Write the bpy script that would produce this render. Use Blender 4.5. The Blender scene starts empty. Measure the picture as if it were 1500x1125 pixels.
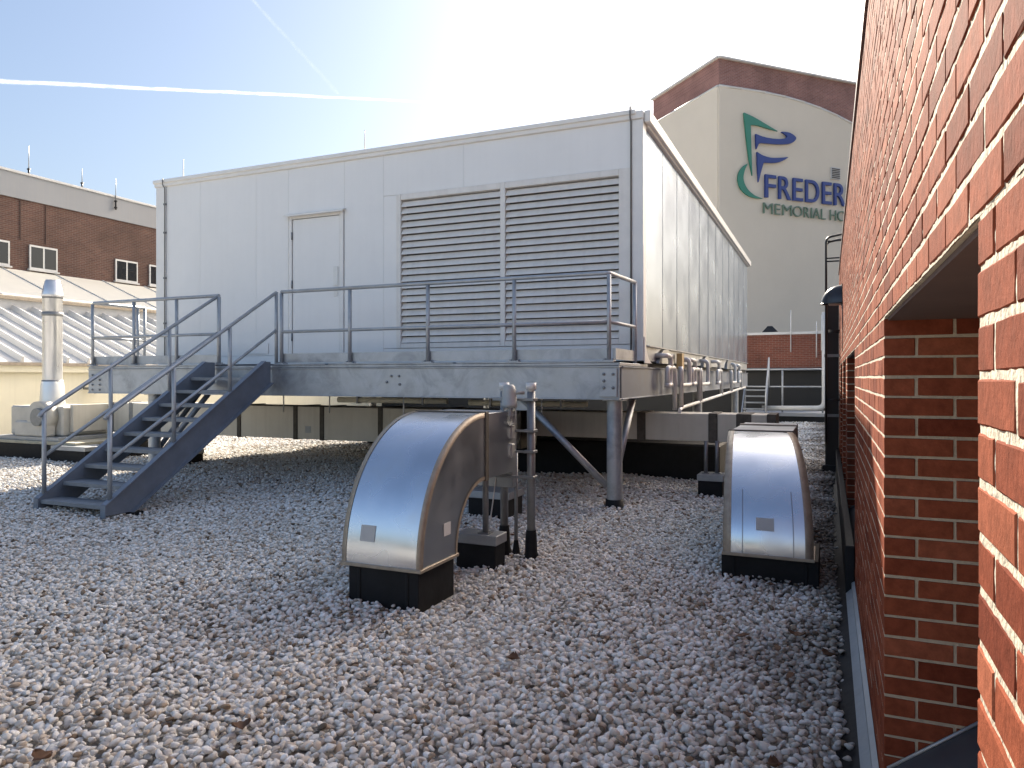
import bpy, bmesh, math, random
import numpy as np
from mathutils import Vector, Matrix, Euler

random.seed(7)
RNG = np.random.default_rng(11)
C = bpy.context.scene.collection
SC = bpy.context.scene
R = math.radians

# ------------------------------------------------------------------ camera, sky, sun, exposure
EYE = 1.56
YAW = 23.44
cam_d = bpy.data.cameras.new('camera')
cam = bpy.data.objects.new('camera', cam_d)
C.objects.link(cam)
cam.location = (0, 0, EYE)
cam.rotation_euler = (R(90), 0, R(YAW))
cam_d.sensor_width = 36
cam_d.lens = 36 * 1068 / 1500
cam_d.shift_y = -9.5 / 1500
cam_d.clip_start = 0.02
cam_d.clip_end = 40000
SC.camera = cam

SUN = Vector((-0.62, 1.557, 1.0)).normalized()
SUN_EL = math.asin(SUN.z)
SUN_AZ = math.atan2(SUN.x, SUN.y)
world = bpy.data.worlds.new('World')
SC.world = world
world.use_nodes = True
wn = world.node_tree
sky = wn.nodes.new('ShaderNodeTexSky')
sky.sky_type = 'NISHITA'
sky.sun_disc = False
sky.sun_elevation = SUN_EL
sky.sun_rotation = -SUN_AZ
sky.air_density = 1.0
sky.dust_density = 4.5
sky.ozone_density = 1.3
wn.links.new(sky.outputs[0], wn.nodes['Background'].inputs[0])
wn.nodes['Background'].inputs[1].default_value = 0.075
sun_d = bpy.data.lights.new('sun', 'SUN')
sun_d.energy = 5.0
sun_d.angle = R(0.53)
sun_d.color = (1.0, 0.90, 0.76)
sun_o = bpy.data.objects.new('sun', sun_d)
sun_o.rotation_euler = SUN.to_track_quat('Z', 'Y').to_euler()
sun_o.location = (-20, 50, 40)
C.objects.link(sun_o)
SC.view_settings.view_transform = 'Standard'
SC.view_settings.look = 'None'
SC.view_settings.gamma = 1
SC.view_settings.use_curve_mapping = False
SC.view_settings.exposure = 1.85

# ------------------------------------------------------------------ helpers
OFF = {}


def tag(o, label=None, cat=None, group=None, kind=None):
    if label:
        o['label'] = label
    if cat:
        o['category'] = cat
    if group:
        o['group'] = group
    if kind:
        o['kind'] = kind
    return o


def thing(name, label, cat, loc=(0, 0, 0), group=None):
    o = bpy.data.objects.new(name, None)
    o.empty_display_size = 0.2
    C.objects.link(o)
    o.location = loc
    OFF[o.name] = Vector(loc)
    return tag(o, label, cat, group)


def link(name, me, parent=None, loc=(0, 0, 0), rot=None):
    o = bpy.data.objects.new(name, me)
    C.objects.link(o)
    off = Vector((0, 0, 0))
    if parent is not None:
        o.parent = parent
        off = OFF[parent.name]
    OFF[o.name] = off
    o.location = Vector(loc)
    if rot is not None:
        o.rotation_euler = rot
    return o


class MB:
    def __init__(s):
        s.v = []
        s.f = []
        s.sm = []

    def add(s, vs, fs, smooth=False):
        n = len(s.v)
        s.v += [tuple(p) for p in vs]
        s.f += [tuple(i + n for i in f) for f in fs]
        s.sm += [smooth] * len(fs)
        return s

    def box(s, x0, x1, y0, y1, z0, z1):
        vs = [(x, y, z) for z in (z0, z1) for y in (y0, y1) for x in (x0, x1)]
        return s.add(vs, [(0, 2, 3, 1), (4, 5, 7, 6), (0, 1, 5, 4), (2, 6, 7, 3), (0, 4, 6, 2), (1, 3, 7, 5)])

    def obox(s, c, ax, ay, az):
        """box about centre c with half-axis vectors"""
        c, ax, ay, az = Vector(c), Vector(ax), Vector(ay), Vector(az)
        vs = [c + ax * i + ay * j + az * k for k in (-1, 1) for j in (-1, 1) for i in (-1, 1)]
        return s.add(vs, [(0, 2, 3, 1), (4, 5, 7, 6), (0, 1, 5, 4), (2, 6, 7, 3), (0, 4, 6, 2), (1, 3, 7, 5)])

    def tube(s, pts, r, n=10, caps=True):
        pts = [Vector(p) for p in pts]
        rs = r if isinstance(r, (list, tuple)) else [r] * len(pts)
        rings = []
        prev = None
        for i, p in enumerate(pts):
            if i == 0:
                t = pts[1] - p
            elif i == len(pts) - 1:
                t = p - pts[i - 1]
            else:
                t = (pts[i + 1] - p).normalized() + (p - pts[i - 1]).normalized()
            t.normalize()
            if prev is None:
                a = Vector((0, 0, 1)) if abs(t.z) < 0.9 else Vector((0, 1, 0))
                u = t.cross(a).normalized()
            else:
                u = (prev - t * prev.dot(t)).normalized()
            prev = u
            w = t.cross(u)
            rings.append([p + (u * math.cos(2 * math.pi * k / n) + w * math.sin(2 * math.pi * k / n)) * rs[i] for k in range(n)])
        vs = [q for ring in rings for q in ring]
        fs = []
        for i in range(len(pts) - 1):
            for k in range(n):
                a, b = i * n + k, i * n + (k + 1) % n
                fs.append((a, b, b + n, a + n))
        s.add(vs, fs, True)
        if caps:
            m = len(s.v) - len(vs)
            s.f.append(tuple(m + k for k in range(n))[::-1])
            s.f.append(tuple(m + (len(pts) - 1) * n + k for k in range(n)))
            s.sm += [False, False]
        return s

    def lathe(s, cx, cy, prof, n=20):
        """prof: (radius, z)"""
        vs = [(cx + r * math.cos(2 * math.pi * k / n), cy + r * math.sin(2 * math.pi * k / n), z) for r, z in prof for k in range(n)]
        fs = []
        for i in range(len(prof) - 1):
            for k in range(n):
                a, b = i * n + k, i * n + (k + 1) % n
                fs.append((a, b, b + n, a + n))
        s.add(vs, fs, True)
        return s

    def prism(s, poly, o, u, w, ext):
        """polygon (a,b) in plane o + a*u + b*w, extruded by vector ext"""
        o, u, w, ext = Vector(o), Vector(u), Vector(w), Vector(ext)
        n = len(poly)
        a = [o + u * p[0] + w * p[1] for p in poly]
        b = [p + ext for p in a]
        fs = [tuple(range(n))[::-1], tuple(range(n, 2 * n))]
        fs += [(i, (i + 1) % n, n + (i + 1) % n, n + i) for i in range(n)]
        return s.add(a + b, fs)

    def mesh(s, name, mat, off=(0, 0, 0)):
        me = bpy.data.meshes.new(name)
        off = Vector(off)
        me.from_pydata([tuple(Vector(p) - off) for p in s.v], [], s.f)
        bm = bmesh.new()
        bm.from_mesh(me)
        bmesh.ops.recalc_face_normals(bm, faces=bm.faces)
        bm.to_mesh(me)
        bm.free()
        for p, q in zip(me.polygons, s.sm):
            p.use_smooth = q
        me.materials.append(mat)
        return me

    def build(s, name, mat, parent=None, bevel=0, label=None):
        off = OFF[parent.name] if parent is not None else Vector((0, 0, 0))
        o = link(name, s.mesh(name, mat, off), parent)
        if bevel:
            b = o.modifiers.new('bevel', 'BEVEL')
            b.width = bevel
            b.segments = 1
            b.limit_method = 'ANGLE'
            b.angle_limit = R(40)
        if label:
            o['label'] = label
        return o


def bx(name, mat, parent, x0, x1, y0, y1, z0, z1, bevel=0.003, label=None):
    return MB().box(x0, x1, y0, y1, z0, z1).build(name, mat, parent, bevel, label)


def tb(name, mat, parent, pts, r, n=10, label=None):
    return MB().tube(pts, r, n).build(name, mat, parent, 0, label)


def fillet(pts, rad, k=5):
    """round the corners of a polyline"""
    pts = [Vector(p) for p in pts]
    out = [pts[0]]
    for i in range(1, len(pts) - 1):
        a, b, c = pts[i - 1], pts[i], pts[i + 1]
        d0, d1 = (a - b), (c - b)
        r = min(rad, d0.length * .49, d1.length * .49)
        p0, p1 = b + d0.normalized() * r, b + d1.normalized() * r
        for j in range(k + 1):
            t = j / k
            out.append(p0 * (1 - t) ** 2 + b * 2 * t * (1 - t) + p1 * t * t)
    out.append(pts[-1])
    return out


def at(o_mesh, name, parent, world_loc, rot=None):
    """a piece that shares mesh data, placed at a world position"""
    off = OFF[parent.name]
    return link(name, o_mesh, parent, Vector(world_loc) - off, rot)


# ------------------------------------------------------------------ materials
def nd(t, kind, **kw):
    n = t.nodes.new(kind)
    for k, v in kw.items():
        setattr(n, k, v)
    return n


def M(name, col, rough=0.5, metal=0.0, var=0.10, scale=2.5, bump=0.0, bscale=30, coat=0.0, streak=0.0, rvar=0.0, dirt=None, dscale=1.5, damt=0.3, distort=0.0):
    m = bpy.data.materials.new(name)
    m.use_nodes = True
    t = m.node_tree
    b = t.nodes['Principled BSDF']
    L = t.links.new
    geo = nd(t, 'ShaderNodeNewGeometry')
    pos = geo.outputs['Position']
    no = nd(t, 'ShaderNodeTexNoise')
    no.inputs['Scale'].default_value = scale
    no.inputs['Detail'].default_value = 1.5 if metal > .6 else 6
    no.inputs['Roughness'].default_value = 0.65
    L(pos, no.inputs['Vector'])
    mr = nd(t, 'ShaderNodeMapRange')
    mr.inputs[1].default_value = .3
    mr.inputs[2].default_value = .7
    mr.inputs[3].default_value = 1 - var
    mr.inputs[4].default_value = 1 + var
    L(no.outputs[0], mr.inputs[0])
    hs = nd(t, 'ShaderNodeHueSaturation')
    hs.inputs['Color'].default_value = (*col, 1)
    L(mr.outputs[0], hs.inputs['Value'])
    colout = hs.outputs[0]
    if streak:
        mp = nd(t, 'ShaderNodeMapping')
        mp.inputs['Scale'].default_value = (9, 9, 0.5)
        L(pos, mp.inputs[0])
        n2 = nd(t, 'ShaderNodeTexNoise')
        n2.inputs['Scale'].default_value = 1.3
        n2.inputs['Detail'].default_value = 4
        L(mp.outputs[0], n2.inputs['Vector'])
        m2 = nd(t, 'ShaderNodeMapRange')
        m2.inputs[1].default_value = .45
        m2.inputs[2].default_value = .75
        m2.inputs[3].default_value = 0
        m2.inputs[4].default_value = streak
        L(n2.outputs[0], m2.inputs[0])
        mx = nd(t, 'ShaderNodeMix', data_type='RGBA')
        L(m2.outputs[0], mx.inputs[0])
        L(colout, mx.inputs[6])
        mx.inputs[7].default_value = (*(dirt or (.12, .10, .085)), 1)
        colout = mx.outputs[2]
    elif dirt:
        n2 = nd(t, 'ShaderNodeTexNoise')
        n2.inputs['Scale'].default_value = dscale
        n2.inputs['Distortion'].default_value = distort
        n2.inputs['Detail'].default_value = 2.5 if metal > .6 else 7
        n2.inputs['Roughness'].default_value = .7
        L(pos, n2.inputs['Vector'])
        m2 = nd(t, 'ShaderNodeMapRange')
        m2.inputs[1].default_value = .48
        m2.inputs[2].default_value = .72
        m2.inputs[3].default_value = 0
        m2.inputs[4].default_value = damt
        L(n2.outputs[0], m2.inputs[0])
        mx = nd(t, 'ShaderNodeMix', data_type='RGBA')
        L(m2.outputs[0], mx.inputs[0])
        L(colout, mx.inputs[6])
        mx.inputs[7].default_value = (*dirt, 1)
        colout = mx.outputs[2]
    L(colout, b.inputs['Base Color'])
    b.inputs['Metallic'].default_value = metal
    b.inputs['Roughness'].default_value = rough
    b.inputs['Coat Weight'].default_value = coat
    b.inputs['Coat Roughness'].default_value = .12
    if rvar:
        m3 = nd(t, 'ShaderNodeMapRange')
        m3.inputs[1].default_value = .3
        m3.inputs[2].default_value = .7
        m3.inputs[3].default_value = max(.02, rough - rvar)
        m3.inputs[4].default_value = rough + rvar
        L(no.outputs[0], m3.inputs[0])
        L(m3.outputs[0], b.inputs['Roughness'])
    if bump:
        n4 = nd(t, 'ShaderNodeTexNoise')
        n4.inputs['Scale'].default_value = bscale
        n4.inputs['Detail'].default_value = 5 if bscale > 8 else 1.0
        L(pos, n4.inputs['Vector'])
        bp = nd(t, 'ShaderNodeBump')
        bp.inputs['Strength'].default_value = 1
        bp.inputs['Distance'].default_value = bump
        L(n4.outputs[0], bp.inputs['Height'])
        L(bp.outputs[0], b.inputs['Normal'])
    return m


def far_brick(name, c1, c2, mortar, along):
    """coursed brick for far walls; along = unit vector of the wall's run"""
    m = bpy.data.materials.new(name)
    m.use_nodes = True
    t = m.node_tree
    L = t.links.new
    b = t.nodes['Principled BSDF']
    geo = nd(t, 'ShaderNodeNewGeometry')
    dot = nd(t, 'ShaderNodeVectorMath', operation='DOT_PRODUCT')
    L(geo.outputs['Position'], dot.inputs[0])
    dot.inputs[1].default_value = along
    sp = nd(t, 'ShaderNodeSeparateXYZ')
    L(geo.outputs['Position'], sp.inputs[0])
    cb = nd(t, 'ShaderNodeCombineXYZ')
    L(dot.outputs['Value'], cb.inputs[0])
    L(sp.outputs[2], cb.inputs[1])
    br = nd(t, 'ShaderNodeTexBrick')
    L(cb.outputs[0], br.inputs['Vector'])
    br.inputs['Color1'].default_value = (*c1, 1)
    br.inputs['Color2'].default_value = (*c2, 1)
    br.inputs['Mortar'].default_value = (*mortar, 1)
    br.inputs['Scale'].default_value = 1
    br.inputs['Mortar Size'].default_value = .006
    br.inputs['Brick Width'].default_value = .2127
    br.inputs['Row Height'].default_value = .0677
    br.inputs['Bias'].default_value = -.1
    no = nd(t, 'ShaderNodeTexNoise')
    no.inputs['Scale'].default_value = .7
    no.inputs['Detail'].default_value = 8
    no.inputs['Roughness'].default_value = .7
    L(geo.outputs['Position'], no.inputs['Vector'])
    mr = nd(t, 'ShaderNodeMapRange')
    mr.inputs[1].default_value = .3
    mr.inputs[2].default_value = .7
    mr.inputs[3].default_value = .7
    mr.inputs[4].default_value = 1.3
    L(no.outputs[0], mr.inputs[0])
    hs = nd(t, 'ShaderNodeHueSaturation')
    L(br.outputs[0], hs.inputs['Color'])
    L(mr.outputs[0], hs.inputs['Value'])
    L(hs.outputs[0], b.inputs['Base Color'])
    bp = nd(t, 'ShaderNodeBump')
    bp.inputs['Distance'].default_value = .006
    bp.invert = True
    L(br.outputs['Fac'], bp.inputs['Height'])
    L(bp.outputs[0], b.inputs['Normal'])
    b.inputs['Roughness'].default_value = .9
    return m


m_white = M('white_panel_paint', (.80, .80, .785), .42, var=.025, scale=1.2, streak=.035, dirt=(.42, .40, .37))
m_side = M('sky_tinted_panel', (.33, .41, .53), .25, metal=.75, var=.03, scale=1.4, rvar=.03, bump=.0008, bscale=1.0)  # side panel base tinted blue to carry the sky's reflection
m_trim = M('white_trim_paint', (.78, .77, .74), .45, var=.04, scale=4)
m_louver = M('louver_paint', (.76, .74, .70), .45, var=.05, scale=6, streak=.15, dirt=(.35, .31, .26))
m_dark = M('dark_interior', (.012, .0125, .013), .7)
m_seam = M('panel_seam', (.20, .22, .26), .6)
m_shade = M('louver_shade', (.16, .155, .145), .8)
m_galv = M('galvanized_steel', (.42, .44, .46), .48, metal=.55, var=.16, scale=3.2, rvar=.1, dirt=(.20, .215, .235), dscale=1.7, damt=.75, distort=1.6)
m_rail = M('galvanized_pipe', (.40, .42, .44), .5, metal=.5, var=.15, scale=9, rvar=.08)
m_stair = M('stair_steel', (.20, .23, .28), .5, metal=.35, var=.2, scale=3, rvar=.08, dirt=(.2, .2, .2), dscale=4, damt=.4)
m_tread = M('stair_tread_steel', (.22, .24, .265), .55, metal=.35, var=.18, scale=8)
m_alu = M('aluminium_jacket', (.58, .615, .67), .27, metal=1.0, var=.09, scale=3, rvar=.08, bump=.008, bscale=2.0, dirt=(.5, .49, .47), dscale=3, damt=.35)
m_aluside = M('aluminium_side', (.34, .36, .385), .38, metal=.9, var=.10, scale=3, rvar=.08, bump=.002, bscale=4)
m_tape = M('foil_tape', (.33, .28, .22), .5, metal=.4, var=.2, scale=12, bump=.002, bscale=40)
m_jacket = M('trunk_jacket', (.58, .55, .48), .55, metal=.25, var=.07, scale=2, rvar=.05, bump=.002, bscale=3, streak=.2, dirt=(.3, .26, .2))
m_band = M('joint_mastic', (.085, .075, .06), .7, var=.3, scale=14, bump=.004, bscale=30)
m_rubber = M('black_membrane', (.012, .0125, .014), .6, var=.3, scale=5, bump=.004, bscale=9)
m_sticker = M('grey_sticker', (.40, .41, .41), .5, var=.05)
m_sticker2 = M('pale_sticker', (.6, .6, .6), .5, var=.05)
m_pipe = M('drain_pipe', (.66, .66, .65), .45, metal=.2, var=.1, scale=8)
m_conduit = M('conduit_steel', (.23, .24, .25), .45, metal=.6, var=.15, scale=10)
m_cast = M('cast_lamp_body', (.36, .37, .36), .5, metal=.3, var=.1, scale=12)
m_glassy = M('lamp_glass', (.55, .56, .56), .1, var=.03)
m_glassy.node_tree.nodes['Principled BSDF'].inputs['Transmission Weight'].default_value = .75
m_stainless = M('stainless_stack', (.74, .75, .76), .32, metal=.7, var=.05, scale=4, rvar=.05, bump=.002, bscale=5)
m_fan = M('fan_housing_paint', (.50, .48, .43), .55, metal=.15, var=.1, scale=4)
m_cream = M('cream_siding', (.76, .71, .54), .6, var=.05, scale=1, streak=.12, dirt=(.45, .40, .3))
m_roofm = M('cream_metal_roof', (.60, .595, .575), .45, var=.05, scale=.8)
m_roofu = M('tan_metal_roof', (.83, .80, .69), .5, var=.04, scale=.6)
m_step = M('grey_fascia', (.48, .48, .48), .55, var=.06, scale=1)
m_parapet = M('parapet_panel', (.25, .262, .28), .6, var=.05, scale=.5, streak=.15, dirt=(.34, .33, .31))
m_frame = M('window_frame', (.62, .62, .60), .5)
m_pane = M('dark_pane', (.012, .015, .02), .08, var=.05)
m_stucco = M('cream_stucco', (.63, .575, .485), .9, var=.04, scale=.35, bump=.004, bscale=20)
m_coping = M('pale_coping', (.56, .56, .55), .55)
m_blue = M('sign_blue', (.02, .045, .21), .45, var=.04)
m_green = M('sign_green', (.03, .20, .14), .45, var=.04)
m_green2 = M('sign_grey_green', (.12, .19, .14), .5, var=.04)
m_black = M('black_iron', (.02, .02, .022), .45, metal=.3, var=.15)
m_lamphood = M('lamp_hood', (.05, .052, .055), .28, metal=.6, var=.15, scale=8)
m_copmetal = M('brown_coping', (.075, .035, .03), .45, metal=.2, var=.1)
m_flash = M('grey_flashing', (.33, .345, .36), .45, metal=.4, var=.12, scale=6, bump=.003, bscale=12)
m_sill = M('sill_metal', (.065, .07, .08), .45, metal=.4, var=.2, scale=4)
m_rubber.node_tree.nodes['Principled BSDF'].inputs['Specular IOR Level'].default_value = .2
m_soffit = M('soffit_brown', (.10, .062, .05), .8, var=.15, scale=4)
m_ground = M('gravel_bed', (.33, .315, .29), .95, var=.35, scale=14, bump=.02, bscale=40)
m_yellow = M('tan_box', (.55, .38, .16), .5)
m_wood = M('pale_timber', (.42, .38, .28), .7, var=.15, scale=6)
m_tube = M('lamp_tube', (.75, .75, .72), .4)
m_cable = M('grey_cable', (.16, .16, .16), .5)
m_leaf = M('dry_leaf', (.10, .048, .022), .8, var=.3, scale=30)


def rnd_material(name, stops, rough, use_island=False, bump=0.0, bscale=60, vscale=25, vamt=.15, tint=None, vert=False):
    """colour picked per object or per separate piece"""
    m = bpy.data.materials.new(name)
    m.use_nodes = True
    t = m.node_tree
    L = t.links.new
    b = t.nodes['Principled BSDF']
    oi = nd(t, 'ShaderNodeObjectInfo')
    geo = nd(t, 'ShaderNodeNewGeometry')
    src = oi.outputs['Random']
    if use_island:
        ad = nd(t, 'ShaderNodeMath', operation='ADD')
        L(oi.outputs['Random'], ad.inputs[0])
        L(geo.outputs['Random Per Island'], ad.inputs[1])
        fr = nd(t, 'ShaderNodeMath', operation='FRACT')
        L(ad.outputs[0], fr.inputs[0])
        src = fr.outputs[0]
    cr = nd(t, 'ShaderNodeValToRGB')
    cr.color_ramp.interpolation = 'LINEAR'
    els = cr.color_ramp.elements
    els[0].position, els[0].color = stops[0][0], (*stops[0][1], 1)
    els[1].position, els[1].color = stops[-1][0], (*stops[-1][1], 1)
    for p, c in stops[1:-1]:
        e = els.new(p)
        e.color = (*c, 1)
    L(src, cr.inputs[0])
    no = nd(t, 'ShaderNodeTexNoise')
    no.inputs['Scale'].default_value = vscale
    no.inputs['Detail'].default_value = 6
    no.inputs['Roughness'].default_value = .7
    L(geo.outputs['Position'], no.inputs['Vector'])
    mr = nd(t, 'ShaderNodeMapRange')
    mr.inputs[1].default_value = .3
    mr.inputs[2].default_value = .7
    mr.inputs[3].default_value = 1 - vamt
    mr.inputs[4].default_value = 1 + vamt
    L(no.outputs[0], mr.inputs[0])
    hs = nd(t, 'ShaderNodeHueSaturation')
    L(cr.outputs[0], hs.inputs['Color'])
    L(mr.outputs[0], hs.inputs['Value'])
    L(hs.outputs[0], b.inputs['Base Color'])
    b.inputs['Roughness'].default_value = rough
    b.inputs['Specular IOR Level'].default_value = .03
    if bump:
        n4 = nd(t, 'ShaderNodeTexNoise')
        n4.inputs['Scale'].default_value = bscale
        n4.inputs['Detail'].default_value = 8
        n4.inputs['Roughness'].default_value = .65
        if vert:
            mp = nd(t, 'ShaderNodeMapping')
            mp.inputs['Scale'].default_value = (1, 1, .75)
            L(geo.outputs['Position'], mp.inputs[0])
            L(mp.outputs[0], n4.inputs['Vector'])
        else:
            L(geo.outputs['Position'], n4.inputs['Vector'])
        bp = nd(t, 'ShaderNodeBump')
        bp.inputs['Distance'].default_value = bump
        L(n4.outputs[0], bp.inputs['Height'])
        L(bp.outputs[0], b.inputs['Normal'])
    return m


m_brick = rnd_material('face_brick', [(0, (.115, .028, .0155)), (.25, (.170, .045, .024)), (.7, (.205, .059, .031)), (1, (.255, .085, .048))], .85, True, .0022, 75, 22, .28, vert=True)
m_mortar = M('mortar', (.40, .35, .27), .95, var=.14, scale=18, bump=.006, bscale=70, dirt=(.36, .29, .21), dscale=9, damt=.4)
m_stone = rnd_material('gravel_stone', [(0, (.10, .085, .07)), (.03, (.30, .23, .165)), (.085, (.54, .47, .40)), (.35, (.61, .595, .56)), (.75, (.70, .69, .665)), (.93, (.80, .79, .77)), (1, (.45, .39, .33))], .85, False, .0015, 160, 60, .12)
def wall_foot_tint(m):
    # brown darkening with a ragged edge along the wall foot, stronger further back
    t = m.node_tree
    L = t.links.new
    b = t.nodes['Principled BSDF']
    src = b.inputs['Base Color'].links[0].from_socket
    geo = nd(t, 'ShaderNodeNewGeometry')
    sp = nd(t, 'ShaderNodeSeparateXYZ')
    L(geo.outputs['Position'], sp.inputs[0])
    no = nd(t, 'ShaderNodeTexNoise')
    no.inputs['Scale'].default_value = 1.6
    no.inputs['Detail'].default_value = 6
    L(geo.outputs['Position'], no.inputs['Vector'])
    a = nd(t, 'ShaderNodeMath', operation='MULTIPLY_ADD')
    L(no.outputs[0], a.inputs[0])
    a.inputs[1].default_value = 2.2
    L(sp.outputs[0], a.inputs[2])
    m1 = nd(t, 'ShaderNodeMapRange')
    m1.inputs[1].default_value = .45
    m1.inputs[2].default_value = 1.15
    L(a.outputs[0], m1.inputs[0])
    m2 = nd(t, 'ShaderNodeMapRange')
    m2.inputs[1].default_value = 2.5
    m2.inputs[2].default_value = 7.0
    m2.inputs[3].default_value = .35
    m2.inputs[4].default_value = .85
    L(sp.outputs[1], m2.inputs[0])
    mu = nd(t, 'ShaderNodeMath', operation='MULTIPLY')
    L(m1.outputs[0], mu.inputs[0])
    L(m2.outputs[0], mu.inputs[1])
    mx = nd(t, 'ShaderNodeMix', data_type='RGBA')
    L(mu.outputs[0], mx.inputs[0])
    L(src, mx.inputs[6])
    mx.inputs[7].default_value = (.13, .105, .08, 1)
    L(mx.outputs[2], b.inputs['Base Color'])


wall_foot_tint(m_stone)
wall_foot_tint(m_ground)
m_brickL = far_brick('far_brick_dark', (.115, .056, .041), (.08, .038, .031), (.17, .145, .12), (0, 1, 0))
m_brickH = far_brick('far_brick_gable', (.28, .135, .115), (.22, .10, .09), (.33, .27, .24), (.7071, .7071, 0))
m_brickP = far_brick('far_brick_penthouse', (.19, .06, .038), (.135, .042, .028), (.20, .14, .11), (1, 0, 0))

# ------------------------------------------------------------------ ground
g = MB()
g.add([(-400, -300, -.045), (400, -300, -.045), (400, 600, -.045), (-400, 600, -.045)], [(0, 1, 2, 3)])
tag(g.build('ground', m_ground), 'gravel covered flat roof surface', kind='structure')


def wave(x, y):
    return .016 * np.sin(1.7 * x + .6 * y) + .012 * np.sin(-.9 * x + 2.1 * y + 1.3) + .010 * np.sin(3.3 * x + 2.7 * y)


# boxes on the roof that the stones heap up against (x0, x1, y0, y1)
CURBS = [(-3.14, -2.49, 4.27, 4.82), (-.76, -.10, 5.86, 6.42)]


def make_stone(i):
    rs = np.random.default_rng(100 + i)
    bm = bmesh.new()
    bmesh.ops.create_icosphere(bm, subdivisions=2, radius=1)
    P = np.array([v.co[:] for v in bm.verts])
    for _ in range(9):
        n = rs.normal(size=3)
        n /= np.linalg.norm(n)
        d = rs.uniform(.45, .82)
        over = np.maximum(P @ n - d, 0)
        P -= np.outer(over * .97, n)
    P *= np.array([rs.uniform(.95, 1.35), rs.uniform(.75, 1.0), rs.uniform(.6, .8)])
    for v, p in zip(bm.verts, P):
        v.co = p
        for f in v.link_faces:
            f.smooth = True
    me = bpy.data.meshes.new('pebble')
    bm.to_mesh(me)
    bm.free()
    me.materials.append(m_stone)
    return bpy.data.objects.new('pebble_source', me)


def gravel():
    S, Co = math.sin(R(YAW)), math.cos(R(YAW))

    def lay(sp, d0, d1, zoff, rmin, rmax, keep=1.0):
        xs = np.arange(-22, .3, sp)
        ys = np.arange(-.5, 29, sp)
        X, Y = np.meshgrid(xs, ys)
        X = X + (np.arange(len(ys)) % 2)[:, None] * sp * .5
        X = X.ravel() + RNG.uniform(-.42, .42, X.size) * sp
        Y = Y.ravel() + RNG.uniform(-.42, .42, Y.size) * sp
        f = -S * X + Co * Y
        r = Co * X + S * Y
        ok = (f > d0) & (f <= d1) & (np.abs(r / np.maximum(f, .01) - .0) < .70 + .5 / np.maximum(f, .3))
        ok &= (X < .085) & (RNG.uniform(size=X.size) < keep)
        # thin strip of bare membrane by the wall
        ok &= (X < .045) | (RNG.uniform(size=X.size) < .35)
        for a, b_, c, d in CURBS:
            ok &= ~((X > a) & (X < b_) & (Y > c) & (Y < d))
        X, Y = X[ok], Y[ok]
        sc = rmin + (rmax - rmin) * RNG.beta(1.6, 2.6, X.size)
        Z = wave(X, Y) + zoff + RNG.uniform(-.006, .008, X.size)
        return np.stack([X, Y, Z], 1), sc
    parts = [lay(.0385, 1.2, 8.5, -.020, .0155, .036), lay(.052, 1.2, 8.5, .006, .014, .029, .75),
             lay(.052, 8.5, 15, -.012, .020, .036), lay(.075, 8.5, 15, .008, .02, .034, .6), lay(.085, 15, 29, -.008, .03, .055)]
    P = np.concatenate([p for p, s in parts])
    S_ = np.concatenate([s for p, s in parts])
    n = len(P)
    me = bpy.data.meshes.new('gravel')
    me.vertices.add(n)
    me.vertices.foreach_set('co', P.astype(np.float32).ravel())
    rot = np.stack([RNG.uniform(-.5, .5, n), RNG.uniform(-.5, .5, n), RNG.uniform(0, 6.283, n)], 1).astype(np.float32)
    a = me.attributes.new('rot', 'FLOAT_VECTOR', 'POINT')
    a.data.foreach_set('vector', rot.ravel())
    a = me.attributes.new('scl', 'FLOAT', 'POINT')
    a.data.foreach_set('value', S_.astype(np.float32))
    a = me.attributes.new('idx', 'INT', 'POINT')
    a.data.foreach_set('value', RNG.integers(0, 9, n).astype(np.int32))
    me.update()
    o = link('gravel', me)
    tag(o, 'white and tan roof gravel spread over the whole roof', 'gravel', kind='stuff')
    ng = bpy.data.node_groups.new('gravel_scatter', 'GeometryNodeTree')
    ng.interface.new_socket('Geometry', in_out='INPUT', socket_type='NodeSocketGeometry')
    ng.interface.new_socket('Geometry', in_out='OUTPUT', socket_type='NodeSocketGeometry')
    gi, go = ng.nodes.new('NodeGroupInput'), ng.nodes.new('NodeGroupOutput')
    jn = ng.nodes.new('GeometryNodeJoinGeometry')
    for i in range(9):
        oi = ng.nodes.new('GeometryNodeObjectInfo')
        oi.inputs['Object'].default_value = make_stone(i)
        oi.inputs['As Instance'].default_value = True
        ng.links.new(oi.outputs['Geometry'], jn.inputs[0])
    ip = ng.nodes.new('GeometryNodeInstanceOnPoints')
    ip.inputs['Pick Instance'].default_value = True

    def attr(nm, ty):
        q = ng.nodes.new('GeometryNodeInputNamedAttribute')
        q.data_type = ty
        q.inputs['Name'].default_value = nm
        return q.outputs['Attribute']
    ng.links.new(gi.outputs[0], ip.inputs['Points'])
    ng.links.new(jn.outputs[0], ip.inputs['Instance'])
    ng.links.new(attr('idx', 'INT'), ip.inputs['Instance Index'])
    ng.links.new(attr('rot', 'FLOAT_VECTOR'), ip.inputs['Rotation'])
    ng.links.new(attr('scl', 'FLOAT'), ip.inputs['Scale'])
    ng.links.new(ip.outputs[0], go.inputs[0])
    md = o.modifiers.new('scatter', 'NODES')
    md.node_group = ng
    print('gravel stones', n)


gravel()

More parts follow.
